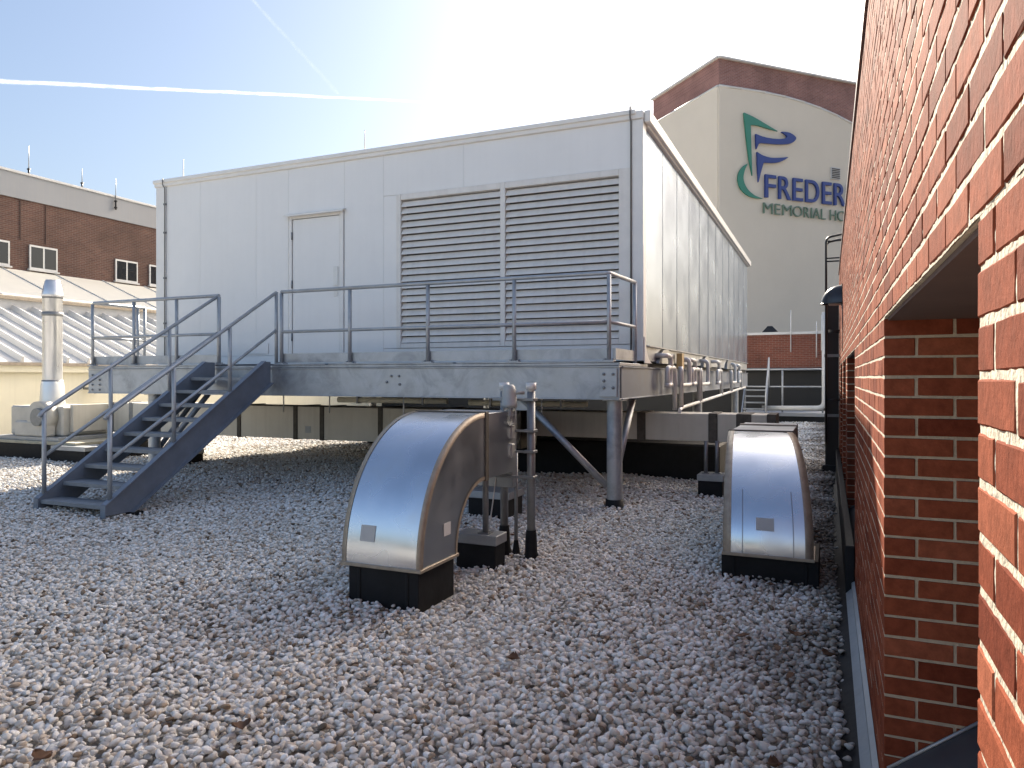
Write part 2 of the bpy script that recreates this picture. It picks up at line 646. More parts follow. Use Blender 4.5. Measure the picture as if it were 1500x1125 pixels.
# ------------------------------------------------------------------ contrails (real vapour trails far up)
def contrail_mat():
    m = bpy.data.materials.new('contrail_vapour')
    m.use_nodes = True
    t = m.node_tree
    L = t.links.new
    for n in list(t.nodes):
        if n.type != 'OUTPUT_MATERIAL':
            t.nodes.remove(n)
    out = [n for n in t.nodes if n.type == 'OUTPUT_MATERIAL'][0]
    tr = nd(t, 'ShaderNodeBsdfTransparent')
    df = nd(t, 'ShaderNodeBsdfTranslucent')
    df.inputs[0].default_value = (.97, .97, .97, 1)
    lw = nd(t, 'ShaderNodeLayerWeight')
    lw.inputs[0].default_value = .5
    inv = nd(t, 'ShaderNodeMath', operation='SUBTRACT')
    inv.inputs[0].default_value = 1
    L(lw.outputs['Facing'], inv.inputs[1])
    pw = nd(t, 'ShaderNodeMath', operation='POWER')
    pw.inputs[1].default_value = 3.0
    L(inv.outputs[0], pw.inputs[0])
    geo = nd(t, 'ShaderNodeNewGeometry')
    no = nd(t, 'ShaderNodeTexNoise')
    no.inputs['Scale'].default_value = .012
    no.inputs['Detail'].default_value = 5
    L(geo.outputs['Position'], no.inputs['Vector'])
    mr = nd(t, 'ShaderNodeMapRange')
    mr.inputs[1].default_value = .3
    mr.inputs[2].default_value = .65
    mr.inputs[3].default_value = .02
    mr.inputs[4].default_value = .16
    L(no.outputs[0], mr.inputs[0])
    mu = nd(t, 'ShaderNodeMath', operation='MULTIPLY')
    L(pw.outputs[0], mu.inputs[0])
    L(mr.outputs[0], mu.inputs[1])
    mx = nd(t, 'ShaderNodeMixShader')
    L(mu.outputs[0], mx.inputs[0])
    L(tr.outputs[0], mx.inputs[1])
    L(df.outputs[0], mx.inputs[2])
    L(mx.outputs[0], out.inputs['Surface'])
    return m


m_trail = contrail_mat()
S_, C_ = math.sin(R(YAW)), math.cos(R(YAW))


def sky_point(u, v, alt):
    r, k = (u - 750) / 1068, (553 - v) / 1068
    t = alt / k
    return Vector(((r * C_ - S_) * t, (C_ + r * S_) * t, EYE + alt))


for lab, a, b, w0, w1 in (('thin slanting contrail running down the upper sky', (352, -20), (496, 138), 14, 26), ('long level contrail crossing the left of the sky', (-60, 116), (640, 150), 26, 12), ('broad faint contrail just above the gabled building', (1010, 8), (1420, 66), 30, 40)):
    p, q = sky_point(*a, 2500), sky_point(*b, 2500)
    k = 24
    pts = [p.lerp(q, i / k) + Vector((RNG.uniform(-4, 4), RNG.uniform(-4, 4), RNG.uniform(-3, 3))) for i in range(k + 1)]
    rr = [(w0 + (w1 - w0) * i / k) * RNG.uniform(.85, 1.15) for i in range(k + 1)]
    rr[0] = rr[-1] = .5
    o = MB().tube(pts, rr, 14, False).build('contrail', m_trail)
    tag(o, lab, 'contrail', 'vapour trails in the sky')
    o.visible_shadow = True

# ------------------------------------------------------------------ hospital block with gable wall and sign
HK = .8
HX, HY = -5.77 * HK, 43.27 * HK
hosp = thing('hospital_building', 'tall cream gabled hospital block with a brick top band', 'building', (HX, HY, 0))
ru, lu = Vector((.7071, .7071, 0)) * HK, Vector((-.7071, .7071, 0)) * HK
rn, ln = Vector((.7071, -.7071, 0)), Vector((-.7071, -.7071, 0))
P0 = Vector((HX, HY, EYE * (1 - HK)))
zz = Vector((0, 0, HK))
# solid brick body, 0.3 m shorter than the roof edge strip
m = MB()
a, b = P0, P0 + ru * 26
c, d = P0 + ru * 26 + lu * 6.9, P0 + lu * 6.9
m.add([p + zz * h for h in (-1, 19.96) for p in (a, b, c, d)], [(0, 1, 5, 4), (1, 2, 6, 5), (2, 3, 7, 6), (3, 0, 4, 7), (4, 5, 6, 7)])
m.build('brick_body', m_brickH, hosp)
poly = [(-.06, -1), (-.06, 18.29)] + [(t, z) for t, z in ((1.5, 18.33), (3.2, 18.36), (4.76, 18.31), (6.2, 18.18), (7.45, 18.0), (8.8, 17.72), (10.04, 17.38), (12, 16.7), (14, 15.9), (18, 14), (26, 10))] + [(26, -1)]
MB().prism(poly, P0 - rn * .02, ru, zz, rn * .10).build('stucco_wall', m_stucco, hosp)
MB().prism([(0, -1), (0, 18.29), (6.5, 18.29), (6.5, -1)], P0 - ln * .02, lu, zz, ln * .10).build('stucco_wall', m_stucco, hosp)
# pale bead along the stucco edge
for q in range(1, len(poly) - 2):
    p0, p1 = P0 + ru * poly[q][0] + zz * (poly[q][1] + .05) + rn * .07, P0 + ru * poly[q + 1][0] + zz * (poly[q + 1][1] + .05) + rn * .07
    if q < 11:
        MB().tube([p0, p1], .06, 6).build('stucco_edge', m_coping, hosp)
MB().tube([P0 + lu * 0 + zz * 18.34 + ln * .07, P0 + lu * 6.5 + zz * 18.34 + ln * .07], .06, 6).build('stucco_edge', m_coping, hosp)
m = MB()
m.obox(P0 + ru * 13 + rn * .03 + zz * 20.0, ru * 13.05, rn * .12, zz * .05)
m.obox(P0 + lu * 3.45 + ln * .03 + zz * 20.003, lu * 3.5, ln * .12, zz * .05)
m.build('roof_coping', m_coping, hosp)
tb('lightning_rod', m_conduit, hosp, [P0 + zz * 20.0, P0 + zz * 20.55], .02, 6)
gr = MB().obox(P0 + ru * 8.6 + rn * .11 + zz * 14.15, ru * .36, rn * .03, zz * .36).build('vent_grille', m_step, hosp)
for i in range(6):
    MB().obox(P0 + ru * 8.6 + rn * .155 + zz * (13.88 + i * .108), ru * .31, rn * .012, zz * .022).build('vent_slat', m_dark, gr)
for i in range(5):    # faint control joints in the stucco
    pass
sign = thing('wall_sign', 'raised blue and green hospital name letters with swoosh emblem', 'sign', tuple(P0 + ru * 3 + rn * .1 + zz * 12))


def flat_shape(name, mat, pts, d0=.12, d1=.20):
    n = len(pts)
    MB().prism(pts, P0 + rn * d0, ru, zz, rn * (d1 - d0)).build(name, mat, sign)


def spline(ps, k=6):
    out = []
    for i in range(len(ps) - 1):
        p0, p1, p2, p3 = ps[max(i - 1, 0)], ps[i], ps[i + 1], ps[min(i + 2, len(ps) - 1)]
        for j in range(k):
            t = j / k
            out.append(tuple(.5 * (2 * p1[c] + (p2[c] - p0[c]) * t + (2 * p0[c] - 5 * p1[c] + 4 * p2[c] - p3[c]) * t * t + (3 * p1[c] - p0[c] - 3 * p2[c] + p3[c]) * t ** 3) for c in (0, 1)))
    return out + [ps[-1]]


# emblem: green flag outline, two blue bars, green crescent
flat_shape('emblem_flag', m_green, [(1.58, 16.95)] + spline([(1.58, 16.95), (2.3, 16.78), (3.2, 16.47), (4.05, 16.17)]) + spline([(4.05, 16.17), (3.3, 16.25), (2.6, 16.33), (2.06, 16.30)])[1:] + [(2.10, 15.2), (2.18, 13.35), (1.95, 14.3), (1.75, 15.6)])
flat_shape('emblem_bar', m_blue, spline([(2.40, 15.80), (3.2, 15.68), (4.2, 15.72), (4.72, 15.92), (4.30, 16.16)]) + spline([(4.45, 16.18), (4.95, 16.17), (5.40, 15.93), (5.05, 15.58), (4.3, 15.42), (3.5, 15.36), (2.85, 15.33)]) + [(2.62, 15.26), (2.45, 14.92)], .14, .23)
flat_shape('emblem_bar', m_blue, spline([(2.50, 14.76), (2.94, 14.60), (3.66, 14.54), (4.84, 14.72)]) + spline([(4.5, 14.50), (4.1, 14.33), (3.57, 14.23), (2.98, 14.20)]) + [(2.82, 13.75), (2.6, 13.0), (2.54, 13.8)], .14, .23)
flat_shape('emblem_crescent', m_green, spline([(1.86, 14.03), (1.45, 13.75), (1.20, 13.35), (1.18, 12.88), (1.42, 12.45), (1.85, 12.18), (2.35, 12.07), (2.95, 12.07)]) + spline([(2.4, 12.2), (1.95, 12.45), (1.66, 12.8), (1.55, 13.2), (1.66, 13.65)]), .12, .19)
_glyph = {}


def letter(ch, t0, t1, z0, z1, mat, depth, stroke=1.0):
    cu = bpy.data.curves.new('letter', 'FONT')
    cu.body = ch
    cu.extrude = .04
    cu.offset = stroke
    tmp = bpy.data.objects.new('letter_tmp', cu)
    C.objects.link(tmp)
    bpy.context.view_layer.update()
    me0 = tmp.to_mesh()
    V = [v.co.copy() for v in me0.vertices]
    F = [tuple(p.vertices) for p in me0.polygons]
    tmp.to_mesh_clear()
    bpy.data.objects.remove(tmp)
    bpy.data.curves.remove(cu)
    x0, x1 = min(v.x for v in V), max(v.x for v in V)
    y0, y1 = min(v.y for v in V), max(v.y for v in V)
    mb = MB()
    vs = []
    for v in V:
        a = (v.x - x0) / max(x1 - x0, 1e-6)
        b = (v.y - y0) / (y1 - y0)
        vs.append(P0 + ru * (t0 + a * (t1 - t0)) + zz * (z0 + b * (z1 - z0)) + rn * (.13 + (v.z + .04) / .08 * depth))
    mb.add(vs, F)
    mb.build('letter', mat, sign)


for ch, t0, t1 in (('F', 3.10, 3.90), ('R', 4.11, 5.02), ('E', 5.19, 5.93), ('D', 6.16, 7.20), ('E', 7.47, 8.19), ('R', 8.40, 9.32), ('I', 9.54, 9.74), ('C', 9.95, 10.95), ('K', 11.2, 12.15)):
    letter(ch, t0, t1, 12.17, 13.52, m_blue, .10, .002)
for ch, t0, t1 in (('M', 3.0, 3.68), ('E', 3.86, 4.24), ('M', 4.42, 5.12), ('O', 5.22, 5.92), ('R', 6.06, 6.46), ('I', 6.60, 6.68), ('A', 6.76, 7.30), ('L', 7.40, 7.74), ('H', 8.10, 8.58), ('O', 8.70, 9.40), ('S', 9.52, 9.9), ('P', 10.05, 10.42), ('I', 10.56, 10.64), ('T', 10.74, 11.18), ('A', 11.22, 11.76), ('L', 11.86, 12.18)):
    letter(ch, t0, t1, 11.23, 11.86, m_green2, .07, -.012)

zz = Vector((0, 0, 1))
# ------------------------------------------------------------------ brick penthouse at the back with dark recess, rail, steps, pipe
pent = thing('brick_penthouse', 'low brown brick rooftop wall with pale coping behind the steps', 'building', (-8, 29.4, 0))
bx('brick_wall', m_brickP, pent, -24, -.02, 29.0, 30.0, 1.93, 3.16, 0)
bx('coping', m_coping, pent, -24.05, .02, 28.94, 30.05, 3.162, 3.26)
bx('recess_panel', m_dark, pent, -24, -.02, 29.3, 29.9, -.1, 1.92, 0)
bx('lintel_band', m_sill, pent, -24, -.02, 28.96, 29.2, 1.86, 1.926)
for lab, x, z0, z1 in (('thin mast on the low brown brick wall, nearest the white enclosure', -1.27, 2.5, 4.06), ('thin rod against the low brown brick wall beside the tall mast', -.39, 2.3, 3.62), ('thin tall mast beside the white riser pipe', -.22, 2.55, 3.85)):
    tag(tb('mast', m_pipe, None, [(x, 28.9, z0), (x, 28.9, z1)], [.022, .012], 6), lab, 'mast', 'thin masts on the back wall')
vent = MB()
vent.add([(-2.35, 29.3, 3.25), (-1.7, 29.3, 3.25), (-1.7, 29.9, 3.25), (-2.35, 29.9, 3.25), (-2.12, 29.4, 3.52), (-1.95, 29.4, 3.52), (-1.95, 29.8, 3.52), (-2.12, 29.8, 3.52)], [(0, 1, 5, 4), (1, 2, 6, 5), (2, 3, 7, 6), (3, 0, 4, 7), (4, 5, 6, 7), (3, 2, 1, 0)])
tag(vent.build('roof_vent', m_black), 'small black roof vent on the low brick wall coping', 'vent')
hb = thing('back_railing', 'grey pipe railing before the dark recess at the back', 'railing', (-1.2, 27, 0))
tb('top_rail', m_rail, hb, [(-2.75, 27, 1.84), (-.14, 27, 1.84)], .03, 8)
tb('mid_rail', m_rail, hb, [(-2.75, 27, 1.24), (-.14, 27, 1.24)], .028, 8)
for x in (-2.7, -1.46, -.17):
    tb('post', m_rail, hb, [(x, 27, .35), (x, 27, 1.84)], .03, 8)
bl = thing('back_platform', 'low dark roof platform behind the back railing', 'platform', (-1.2, 28, 0))
bx('deck', m_step, bl, -2.8, -.05, 26.95, 28.9, .22, .34)
bx('skirt', m_dark, bl, -2.78, -.07, 27.05, 28.9, -.05, .218, 0)
rp = tb('riser_pipe', m_coping, None, fillet([(-.11, 26.6, 3.75), (-.11, 26.6, .53), (-2.1, 26.6, .50)], .25, 6), .085, 12)
tag(rp, 'pale insulated pipe rising at the brick wall then running level', 'pipe')
st = thing('back_steps', 'short grey steel steps going up to the back platform', 'steps', (-2.3, 26.4, 0))
for i in range(5):
    z = .26 + i * .21
    bx('tread', m_tread, st, -2.66, -1.98, 25.7 + i * .22, 25.96 + i * .22, z, z + .045)
for x in (-2.70, -1.94):
    m = MB()
    m.prism([(25.55, 0), (25.85, 0), (27.0, 1.12), (27.0, 1.36), (25.55, .14)], (x - .02, 0, 0), (0, 1, 0), zz, (.04, 0, 0))
    m.build('stringer', m_stair, st)
tb('handrail', m_rail, st, [(-1.9, 25.6, .1), (-1.9, 25.6, 1.0), (-1.9, 26.95, 2.25)], .028, 8)
tb('handrail', m_rail, st, [(-1.9, 26.95, 1.2), (-1.9, 26.95, 2.25)], .028, 8)

# ------------------------------------------------------------------ brick building on the far left
XB = -26.7
lb = thing('brick_building', 'long brown brick building with pale parapet band and paired windows', 'building', (XB, 24, 0))
bx('brick_wall', m_brickL, lb, -40, XB, 4, 46, -.1, 7.99, 0)
bx('parapet_band', m_parapet, lb, -40.1, XB + .06, 3.95, 46.05, 7.992, 8.88, 0)
bx('parapet_coping', m_coping, lb, -40.2, XB + .12, 3.9, 46.1, 8.882, 8.96)
for y0, y1 in ((15.55, 16.65), (17.35, 18.40), (20.84, 21.88), (22.46, 23.5), (26, 27.05), (12.1, 13.15)):
    w = bx('window', m_frame, lb, XB + .01, XB + .06, y0, y1, 5.52, 6.40)
    ym = (y0 + y1) / 2
    for a, b in ((y0 + .06, ym - .035), (ym + .035, y1 - .06)):
        bx('pane', m_pane, w, XB + .055, XB + .067, a, b, 5.59, 6.33, 0)
    bx('sill', m_coping, w, XB + .0, XB + .12, y0 - .05, y1 + .05, 5.46, 5.517)
for y in (17.05, 17.98):
    bx('downpipe', m_soffit, lb, XB + .005, XB + .03, y - .012, y + .012, 6.5, 7.95, 0)
for lab, y, x, z0, z1 in (('tall thin aerial on the left building roof, leftmost', 17.55, XB - .3, 8.9, 10.1), ('faint thin rod on the left building roof between two dark aerials', 19.64, XB - .3, 8.9, 9.8), ('short dark aerial clamped to the parapet face near the enclosure', 20.78, XB + .14, 8.4, 9.65)):
    t_ = thing('aerial', lab, 'aerial', (x, y, z0), 'aerials on the left building')
    tb('rod', m_conduit, t_, [(x, y, z0 + .2), (x, y, z1)], [.02, .009], 6)
    tb('rod_base', m_black, t_, [(x, y, z0 - .02), (x, y, z0 + .36)], .034, 8)
    for k in (.04, .3):
        MB().lathe(x, y, [(0, z0 + k), (.06, z0 + k), (.06, z0 + k + .05), (0, z0 + k + .05)], 8).build('clamp', m_black, t_)

# low building with ribbed metal roof
XE = -19.3
low = thing('low_building', 'low cream building with ribbed pale metal roof', 'building', (XE, 20, 0))
TP = .40
bx('side_wall', m_cream, low, -23.3, XE - .15, 4, 46, -.1, 1.80, 0)
bx('eave_fascia', m_cream, low, XE - .1, XE + .02, 3.9, 46.1, 1.70, 1.93)
bx('gutter', m_tape, low, XE + .022, XE + .10, 3.9, 46.1, 1.87, 1.95)
un = Vector((-1, 0, TP)).normalized()
nn = Vector((TP, 0, 1)).normalized()
Lr = 4.35 * math.sqrt(1 + TP * TP)
e0 = Vector((XE + .05, 25, 1.97))
MB().obox(e0 + un * (Lr / 2) - nn * .03, un * (Lr / 2), (0, 21, 0), nn * .03).build('roof_sheet', m_roofm, low)
rib = MB()
rib.prism([(-.05, 0), (-.025, .15), (.025, .15), (.05, 0)], -un * (Lr / 2), (0, 1, 0), nn, un * Lr)
rib_me = rib.mesh('roof_rib', m_roofm)
for i in range(46):
    at(rib_me, 'roof_rib', low, Vector((e0.x, 8 + i * .62, e0.z)) + un * (Lr / 2) + nn * .001)
xs_ = XE + .05 - 4.35
zs = 1.97 + 4.35 * TP
bx('step_fascia', m_step, low, xs_ - .05, xs_ + .0, 4, 46, zs - .1, zs + .30, 0)
bx('step_gutter', m_tape, low, xs_ - .02, xs_ + .13, 3.9, 46.1, zs + .30, zs + .40)
e1 = Vector((xs_ + .1, 25, zs + .44))
Lu = 3.25 * math.sqrt(1 + TP * TP)
MB().obox(e1 + un * (Lu / 2) - nn * .03, un * (Lu / 2), (0, 21, 0), nn * .03).build('upper_roof_sheet', m_roofu, low)
seam = MB().obox((0, 0, 0), un * (Lu / 2), (0, .025, 0), nn * .02)
seam_me = seam.mesh('roof_seam', m_roofm)
for i in range(16):
    at(seam_me, 'roof_seam', low, Vector((e1.x, 8.6 + i * 1.95, e1.z)) + un * (Lu / 2) + nn * .012)

# ------------------------------------------------------------------ white equipment enclosure
X0, X1, Y0, Y1, ZB, ZT = -10.95, -2.22, 9.39, 22.9, 1.78, 5.04
box = thing('equipment_enclosure', 'big white metal rooftop equipment enclosure with louvers and a door', 'enclosure', ((X0 + X1) / 2, (Y0 + Y1) / 2, ZB))
bx('core', m_trim, box, X0 + .03, X1 - .03, Y0 + .20, Y1 - .02, ZB, ZT - .06, 0)
F0, F1 = Y0, Y0 + .055     # front panel thickness


def fpanel(x0, x1, z0, z1):
    bx('wall_panel', m_white, box, x0 + .0012, x1 - .0012, F0, F1, z0, z1, .002)


TOPZ = 4.93
for a, b in ((-10.72, -9.93), (-9.93, -8.69)):
    fpanel(a, b, 1.92, TOPZ)
fpanel(-8.69, -8.02, 1.92, TOPZ)
fpanel(-8.02, -6.92, 4.16, TOPZ)
fpanel(-6.92, -6.20, 1.92, TOPZ)
fpanel(-6.20, -4.83, 4.315, TOPZ)
fpanel(-4.83, -2.36, 4.315, TOPZ)
fpanel(-6.20, -5.965, 2.0, 4.31)
fpanel(-6.20, -2.36, 1.92, 1.995)
bx('base_strip', m_white, box, X0 + .03, X1 - .01, F0 - .012, F1, ZB, 1.915)
bx('corner_trim', m_trim, box, -2.355, X1 + .012, F0 - .015, F0 + .16, ZB + .06, TOPZ - .003)
bx('corner_trim', m_trim, box, X0 - .012, -10.724, F0 - .015, F0 + .16, ZB + .06, TOPZ - .003)
bx('corner_lap', m_trim, box, -2.25, X1 + .018, F0 - .021, F0 + .12, ZB, 3.30)
# roof edge
bx('roof_trim', m_trim, box, X0 - .04, X1 + .015, F0 - .035, F0 + .2, TOPZ, ZT - .004, .01)
bx('roof_lip', m_trim, box, X0 - .05, -2.30, F0 - .06, F0 + .05, ZT - .05, ZT + .012, .008)
bx('roof_deck', m_trim, box, X0, X1, F0 + .05, Y1, ZT - .055, ZT - .012, 0)
bx('eave_trim', m_trim, box, X1 + .018, X1 + .10, F0 + .02, Y1 + .05, ZT - .15, ZT + .005, .01)
bx('eave_soffit', m_trim, box, X1 - .02, X1 + .05, F0 + .17, Y1, TOPZ - .06, TOPZ + .04, .01)
# right side panels
ys = np.linspace(Y0 + .165, Y1 - .1, 13)
for i in range(12):
    ym_, hw_ = (ys[i] + ys[i + 1]) / 2, (ys[i + 1] - ys[i]) / 2 - .006
    tl = RNG.uniform(-.0035, .0035)
    MB().obox((X1 - .026, ym_, (1.99 + TOPZ - .065) / 2), (.024, -tl * .024, 0), (tl * hw_, hw_, 0), (0, 0, (TOPZ - .065 - 1.99) / 2)).build('side_panel', m_side, box, .003)
for i in range(1, 12):
    bx('panel_seam', m_seam, box, X1 - .04, X1 + .003, ys[i] - .005, ys[i] + .005, 1.99, TOPZ - .065, 0)
bx('side_base', m_galv, box, X1 - .05, X1 - .01, Y0 + .165, Y1 - .1, ZB, 1.985)
bx('side_base_lip', m_galv, box, X1 - .05, X1 + .03, Y0 + .3, Y1 - .1, 1.975, 1.988, 0)
for y in (10.75, 14.7, 18.2):
    m = MB()
    m.prism([(.52 * math.cos(k * math.pi / 16), .21 * math.sin(k * math.pi / 16)) for k in range(17)], (X1 - .005, y, ZB - .02), (0, 1, 0), zz, (.05, 0, 0))
    m.build('arched_lug', m_aluside, box)
# curved corner gusset at the front foot
m = MB()
m.prism([(0, .34), (0, 0), (.46, 0)] + [(.46 - .40 * math.sin(k * math.pi / 16), .34 - .34 * math.cos(k * math.pi / 16)) for k in range(9)], (X1 + .02, Y0 + .0, ZB - .03), (0, 1, 0), zz, (.012, 0, 0))
m.build('corner_gusset', m_trim, box)
# lightning cable and rods
tb('lightning_cable', m_cable, box, [(-2.365, F0 - .03, 1.8), (-2.365, F0 - .03, 4.9), (-2.365, F0 - .075, 4.95), (-2.365, F0 - .075, 5.08)], .011, 6)
tb('lightning_cable', m_cable, box, [(-10.735, F0 - .03, 1.8), (-10.735, F0 - .03, 4.9), (-10.735, F0 - .075, 4.95), (-10.735, F0 - .075, 5.06)], .009, 6)
for z in (2.5, 3.3, 4.1, 4.6):
    bx('cable_clip', m_cable, box, -10.76, -10.71, F0 - .04, F0 - .012, z, z + .03, 0)
for x in (-6.53, -2.365, -10.3):
    tb('lightning_rod', m_pipe, box, [(x, F0 - .02, 5.02), (x, F0 - .02, 5.36)], [.012, .006], 6)
# door
door = bx('door', m_white, box, -7.925, -7.005, F0 - .004, F0 + .045, 1.93, 4.10, .006)
bx('door_jamb', m_trim, box, -8.0, -7.935, F0 - .02, F0 + .05, 1.9, 4.155)
bx('door_jamb', m_trim, box, -6.995, -6.93, F0 - .02, F0 + .05, 1.9, 4.155)
bx('door_head', m_trim, box, -7.933, -6.997, F0 - .02, F0 + .05, 4.108, 4.155)
m = MB()
m.prism([(0, 0), (-.09, -.035), (-.09, -.06), (-.085, -.06), (-.085, -.04), (0, -.012)], (-8.06, F0 - .001, 4.20), (0, 1, 0), zz, (1.17, 0, 0))
m.build('drip_cap', m_trim, box)
bx('threshold', m_galv, box, -7.99, -6.94, F0 - .07, F0 - .02, 1.89, 1.915)
for z in (2.15, 3.0, 3.78):
    tb('hinge', m_conduit, door, [(-7.934, F0 - .016, z), (-7.934, F0 - .016, z + .12)], .012, 8)
bx('lock_plate', m_tube, door, -7.12, -7.03, F0 - .02, F0 - .006, 3.0, 3.30, .004)
tb('door_handle', m_alu, door, [(-7.075, F0 - .02, 2.95), (-7.075, F0 - .07, 2.95), (-7.18, F0 - .07, 2.95)], .012, 8)
bx('door_handle_plate', m_tube, door, -7.115, -7.035, F0 - .014, F0 - .006, 2.83, 2.99, .004)
bx('kick_panel', m_white, box, -8.95, -8.42, F0 - .018, F0 - .006, 1.95, 2.12, .004)
# louvers
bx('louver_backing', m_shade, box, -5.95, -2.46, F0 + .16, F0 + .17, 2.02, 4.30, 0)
for x0, x1, in ((-5.96, -5.885), (-4.245, -4.172), (-2.53, -2.365)):
    bx('louver_frame', m_louver, box, x0, x1, F0 - .022, F0 + .155, 2.0, 4.31, .004)
for x0, x1 in ((-5.883, -4.247), (-4.170, -2.532)):
    bx('louver_head', m_louver, box, x0, x1, F0 - .02, F0 + .155, 4.225, 4.309, .004)
    bx('louver_foot', m_louver, box, x0, x1, F0 - .02, F0 + .155, 2.0, 2.07, .004)
    bl_ = MB()
    hw = (x1 - x0) / 2 - .004
    # sloped blade with a down-turned front lip
    bl_.prism([(.045, .078), (.0, .004), (-.006, -.008), (.001, -.011), (.051, .072)], (-hw, 0, 0), (0, 1, 0), zz, (2 * hw, 0, 0))
    bme = bl_.mesh('louver_blade', m_louver)
    for i in range(21):
        at(bme, 'louver_blade', box, ((x0 + x1) / 2, F0 - .006 + RNG.uniform(-.002, .002), 2.09 + i * .1018), (0, RNG.uniform(-.0008, .0008), 0))
    for xx in (x0 + .02, x1 - .02):
        pass

# ------------------------------------------------------------------ steel platform
plat = thing('steel_platform', 'galvanized steel platform carrying the white enclosure on posts', 'platform', (-6.7, 15, 0))
PX0, PX1, PY = -11.2, -2.22, 8.26


def channel(name, p0, p1, z0, z1, face, mat, parent, fl=.085, th=.014):
    """beam along p0->p1 (xy) with web on the line and flanges toward -face"""
    p0, p1, fc = Vector((*p0, 0)), Vector((*p1, 0)), Vector((*face, 0))
    d = (p1 - p0)
    prof = [(0, z0), (0, z1), (-fl, z1), (-fl, z1 - th), (-th, z1 - th), (-th, z0 + th), (-fl, z0 + th), (-fl, z0)]
    prof = [(0.018, z0), (.018, z0 + th), (0, z0 + th), (0, z1 - th), (.018, z1 - th), (.018, z1)] + prof[2:]
    return MB().prism(prof, p0, fc, zz, d).build(name, mat, parent, .002)


channel('front_beam', (PX0, PY), (PX1, PY), 1.30, 1.695, (0, -1), m_galv, plat)
channel('side_beam', (PX1 - .001, PY + .09), (PX1 - .001, Y1), 1.30, 1.693, (1, 0), m_stair, plat)
channel('side_beam', (PX0 + .001, PY + .09), (PX0 + .001, Y1), 1.30, 1.693, (-1, 0), m_galv, plat)
bx('rear_beam', m_stair, plat, PX0 + .1, PX1 - .1, Y1 - .2, Y1, 1.30, 1.69, 0)
for y in (9.5, 11.8, 14.2, 16.6, 19.0, 21.2):
    bx('cross_beam', m_stair, plat, PX0 + .09, PX1 - .09, y, y + .15, 1.38, 1.688, 0)
bx('deck_plate', m_galv, plat, PX0 - .0, PX1 - .0, PY + .0, Y0 + .3, 1.70, 1.735, .004)
bx('floor_pan', m_dark, plat, PX0 + .05, PX1 - .05, Y0 + .305, Y1 - .05, 1.70, 1.775, 0)
for a, b in ((-11.15, -8.42), (-7.32, -6.4), (-6.35, -4.4), (-4.35, -2.3)):
    bx('deck_edge_angle', m_galv, plat, a, b, PY - .012, PY + .06, 1.738, 1.752, 0)


def bolt_mesh():
    return MB().lathe(0, 0, [(0, .016), (.016, .016), (.019, .011), (.019, 0)], 6).mesh('bolt', m_conduit)


bolt_me = bolt_mesh()
pl = bx('splice_plate', m_galv, plat, -2.455, -2.245, PY - .032, PY - .019, 1.335, 1.665, .003)
for x, z in ((-2.40, 1.60), (-2.40, 1.52), (-2.40, 1.44), (-2.29, 1.60), (-2.29, 1.44)):
    at(bolt_me, 'bolt', pl, (x, PY - .032, z), (R(90), 0, 0))
for x in (-11.1, -10.93):
    for z in (1.36, 1.44, 1.52, 1.60):
        at(bolt_me, 'bolt', plat, (x, PY - .002, z), (R(90), 0, 0))
for x, z in ((-5.33, 1.58), (-5.21, 1.58), (-5.4, 1.5), (-5.2, 1.47), (-9.9, 1.38), (-9.35, 1.38), (-9.42, 1.62)):
    at(bolt_me, 'bolt', plat, (x, PY - .002, z), (R(90), 0, 0))


def column(x, y):
    MB().lathe(x, y, [(.092, .05), (.092, 1.285)], 20).build('column', m_galv, plat)
    bx('cap_plate', m_galv, plat, x - .12, x + .12, y - .1, y + .12, 1.285, 1.299, 0)
    MB().lathe(x, y, [(0, .115), (.105, .115), (.115, -.05)], 20).build('column_boot', m_rubber, plat)


for x, y in ((-2.33, 8.44), (-9.95, 8.48), (-2.36, 14.6), (-9.95, 14.6), (-2.36, 20.9), (-9.95, 20.9), (-6.3, 14.6)):
    column(x, y)
tb('brace', m_galv, plat, [(-2.42, 8.44, .26), (-3.52, 8.44, 1.30)], .042, 10)
tb('brace', m_galv, plat, [(-2.33, 8.53, .42), (-2.33, 9.35, 1.30)], .042, 10)
tb('brace', m_stair, plat, [(-9.88, 8.48, .26), (-8.8, 8.48, 1.30)], .042, 10)
tb('brace', m_stair, plat, [(-9.95, 8.57, .42), (-9.95, 9.4, 1.30)], .042, 10)
bx('gusset_plate', m_galv, plat, -3.62, -3.42, 8.43, 8.445, 1.15, 1.299, 0)
# hanging rods and pipes under the box
for x, y in ((-5.6, 9.0), (-4.2, 9.6), (-3.9, 9.1), (-3.55, 9.2), (-8.9, 10.3), (-7.9, 10.3), (-2.65, 10.3)):
    tb('hanger_rod', m_pipe, plat, [(x, y, .95), (x, y, 1.38)], .012, 6)


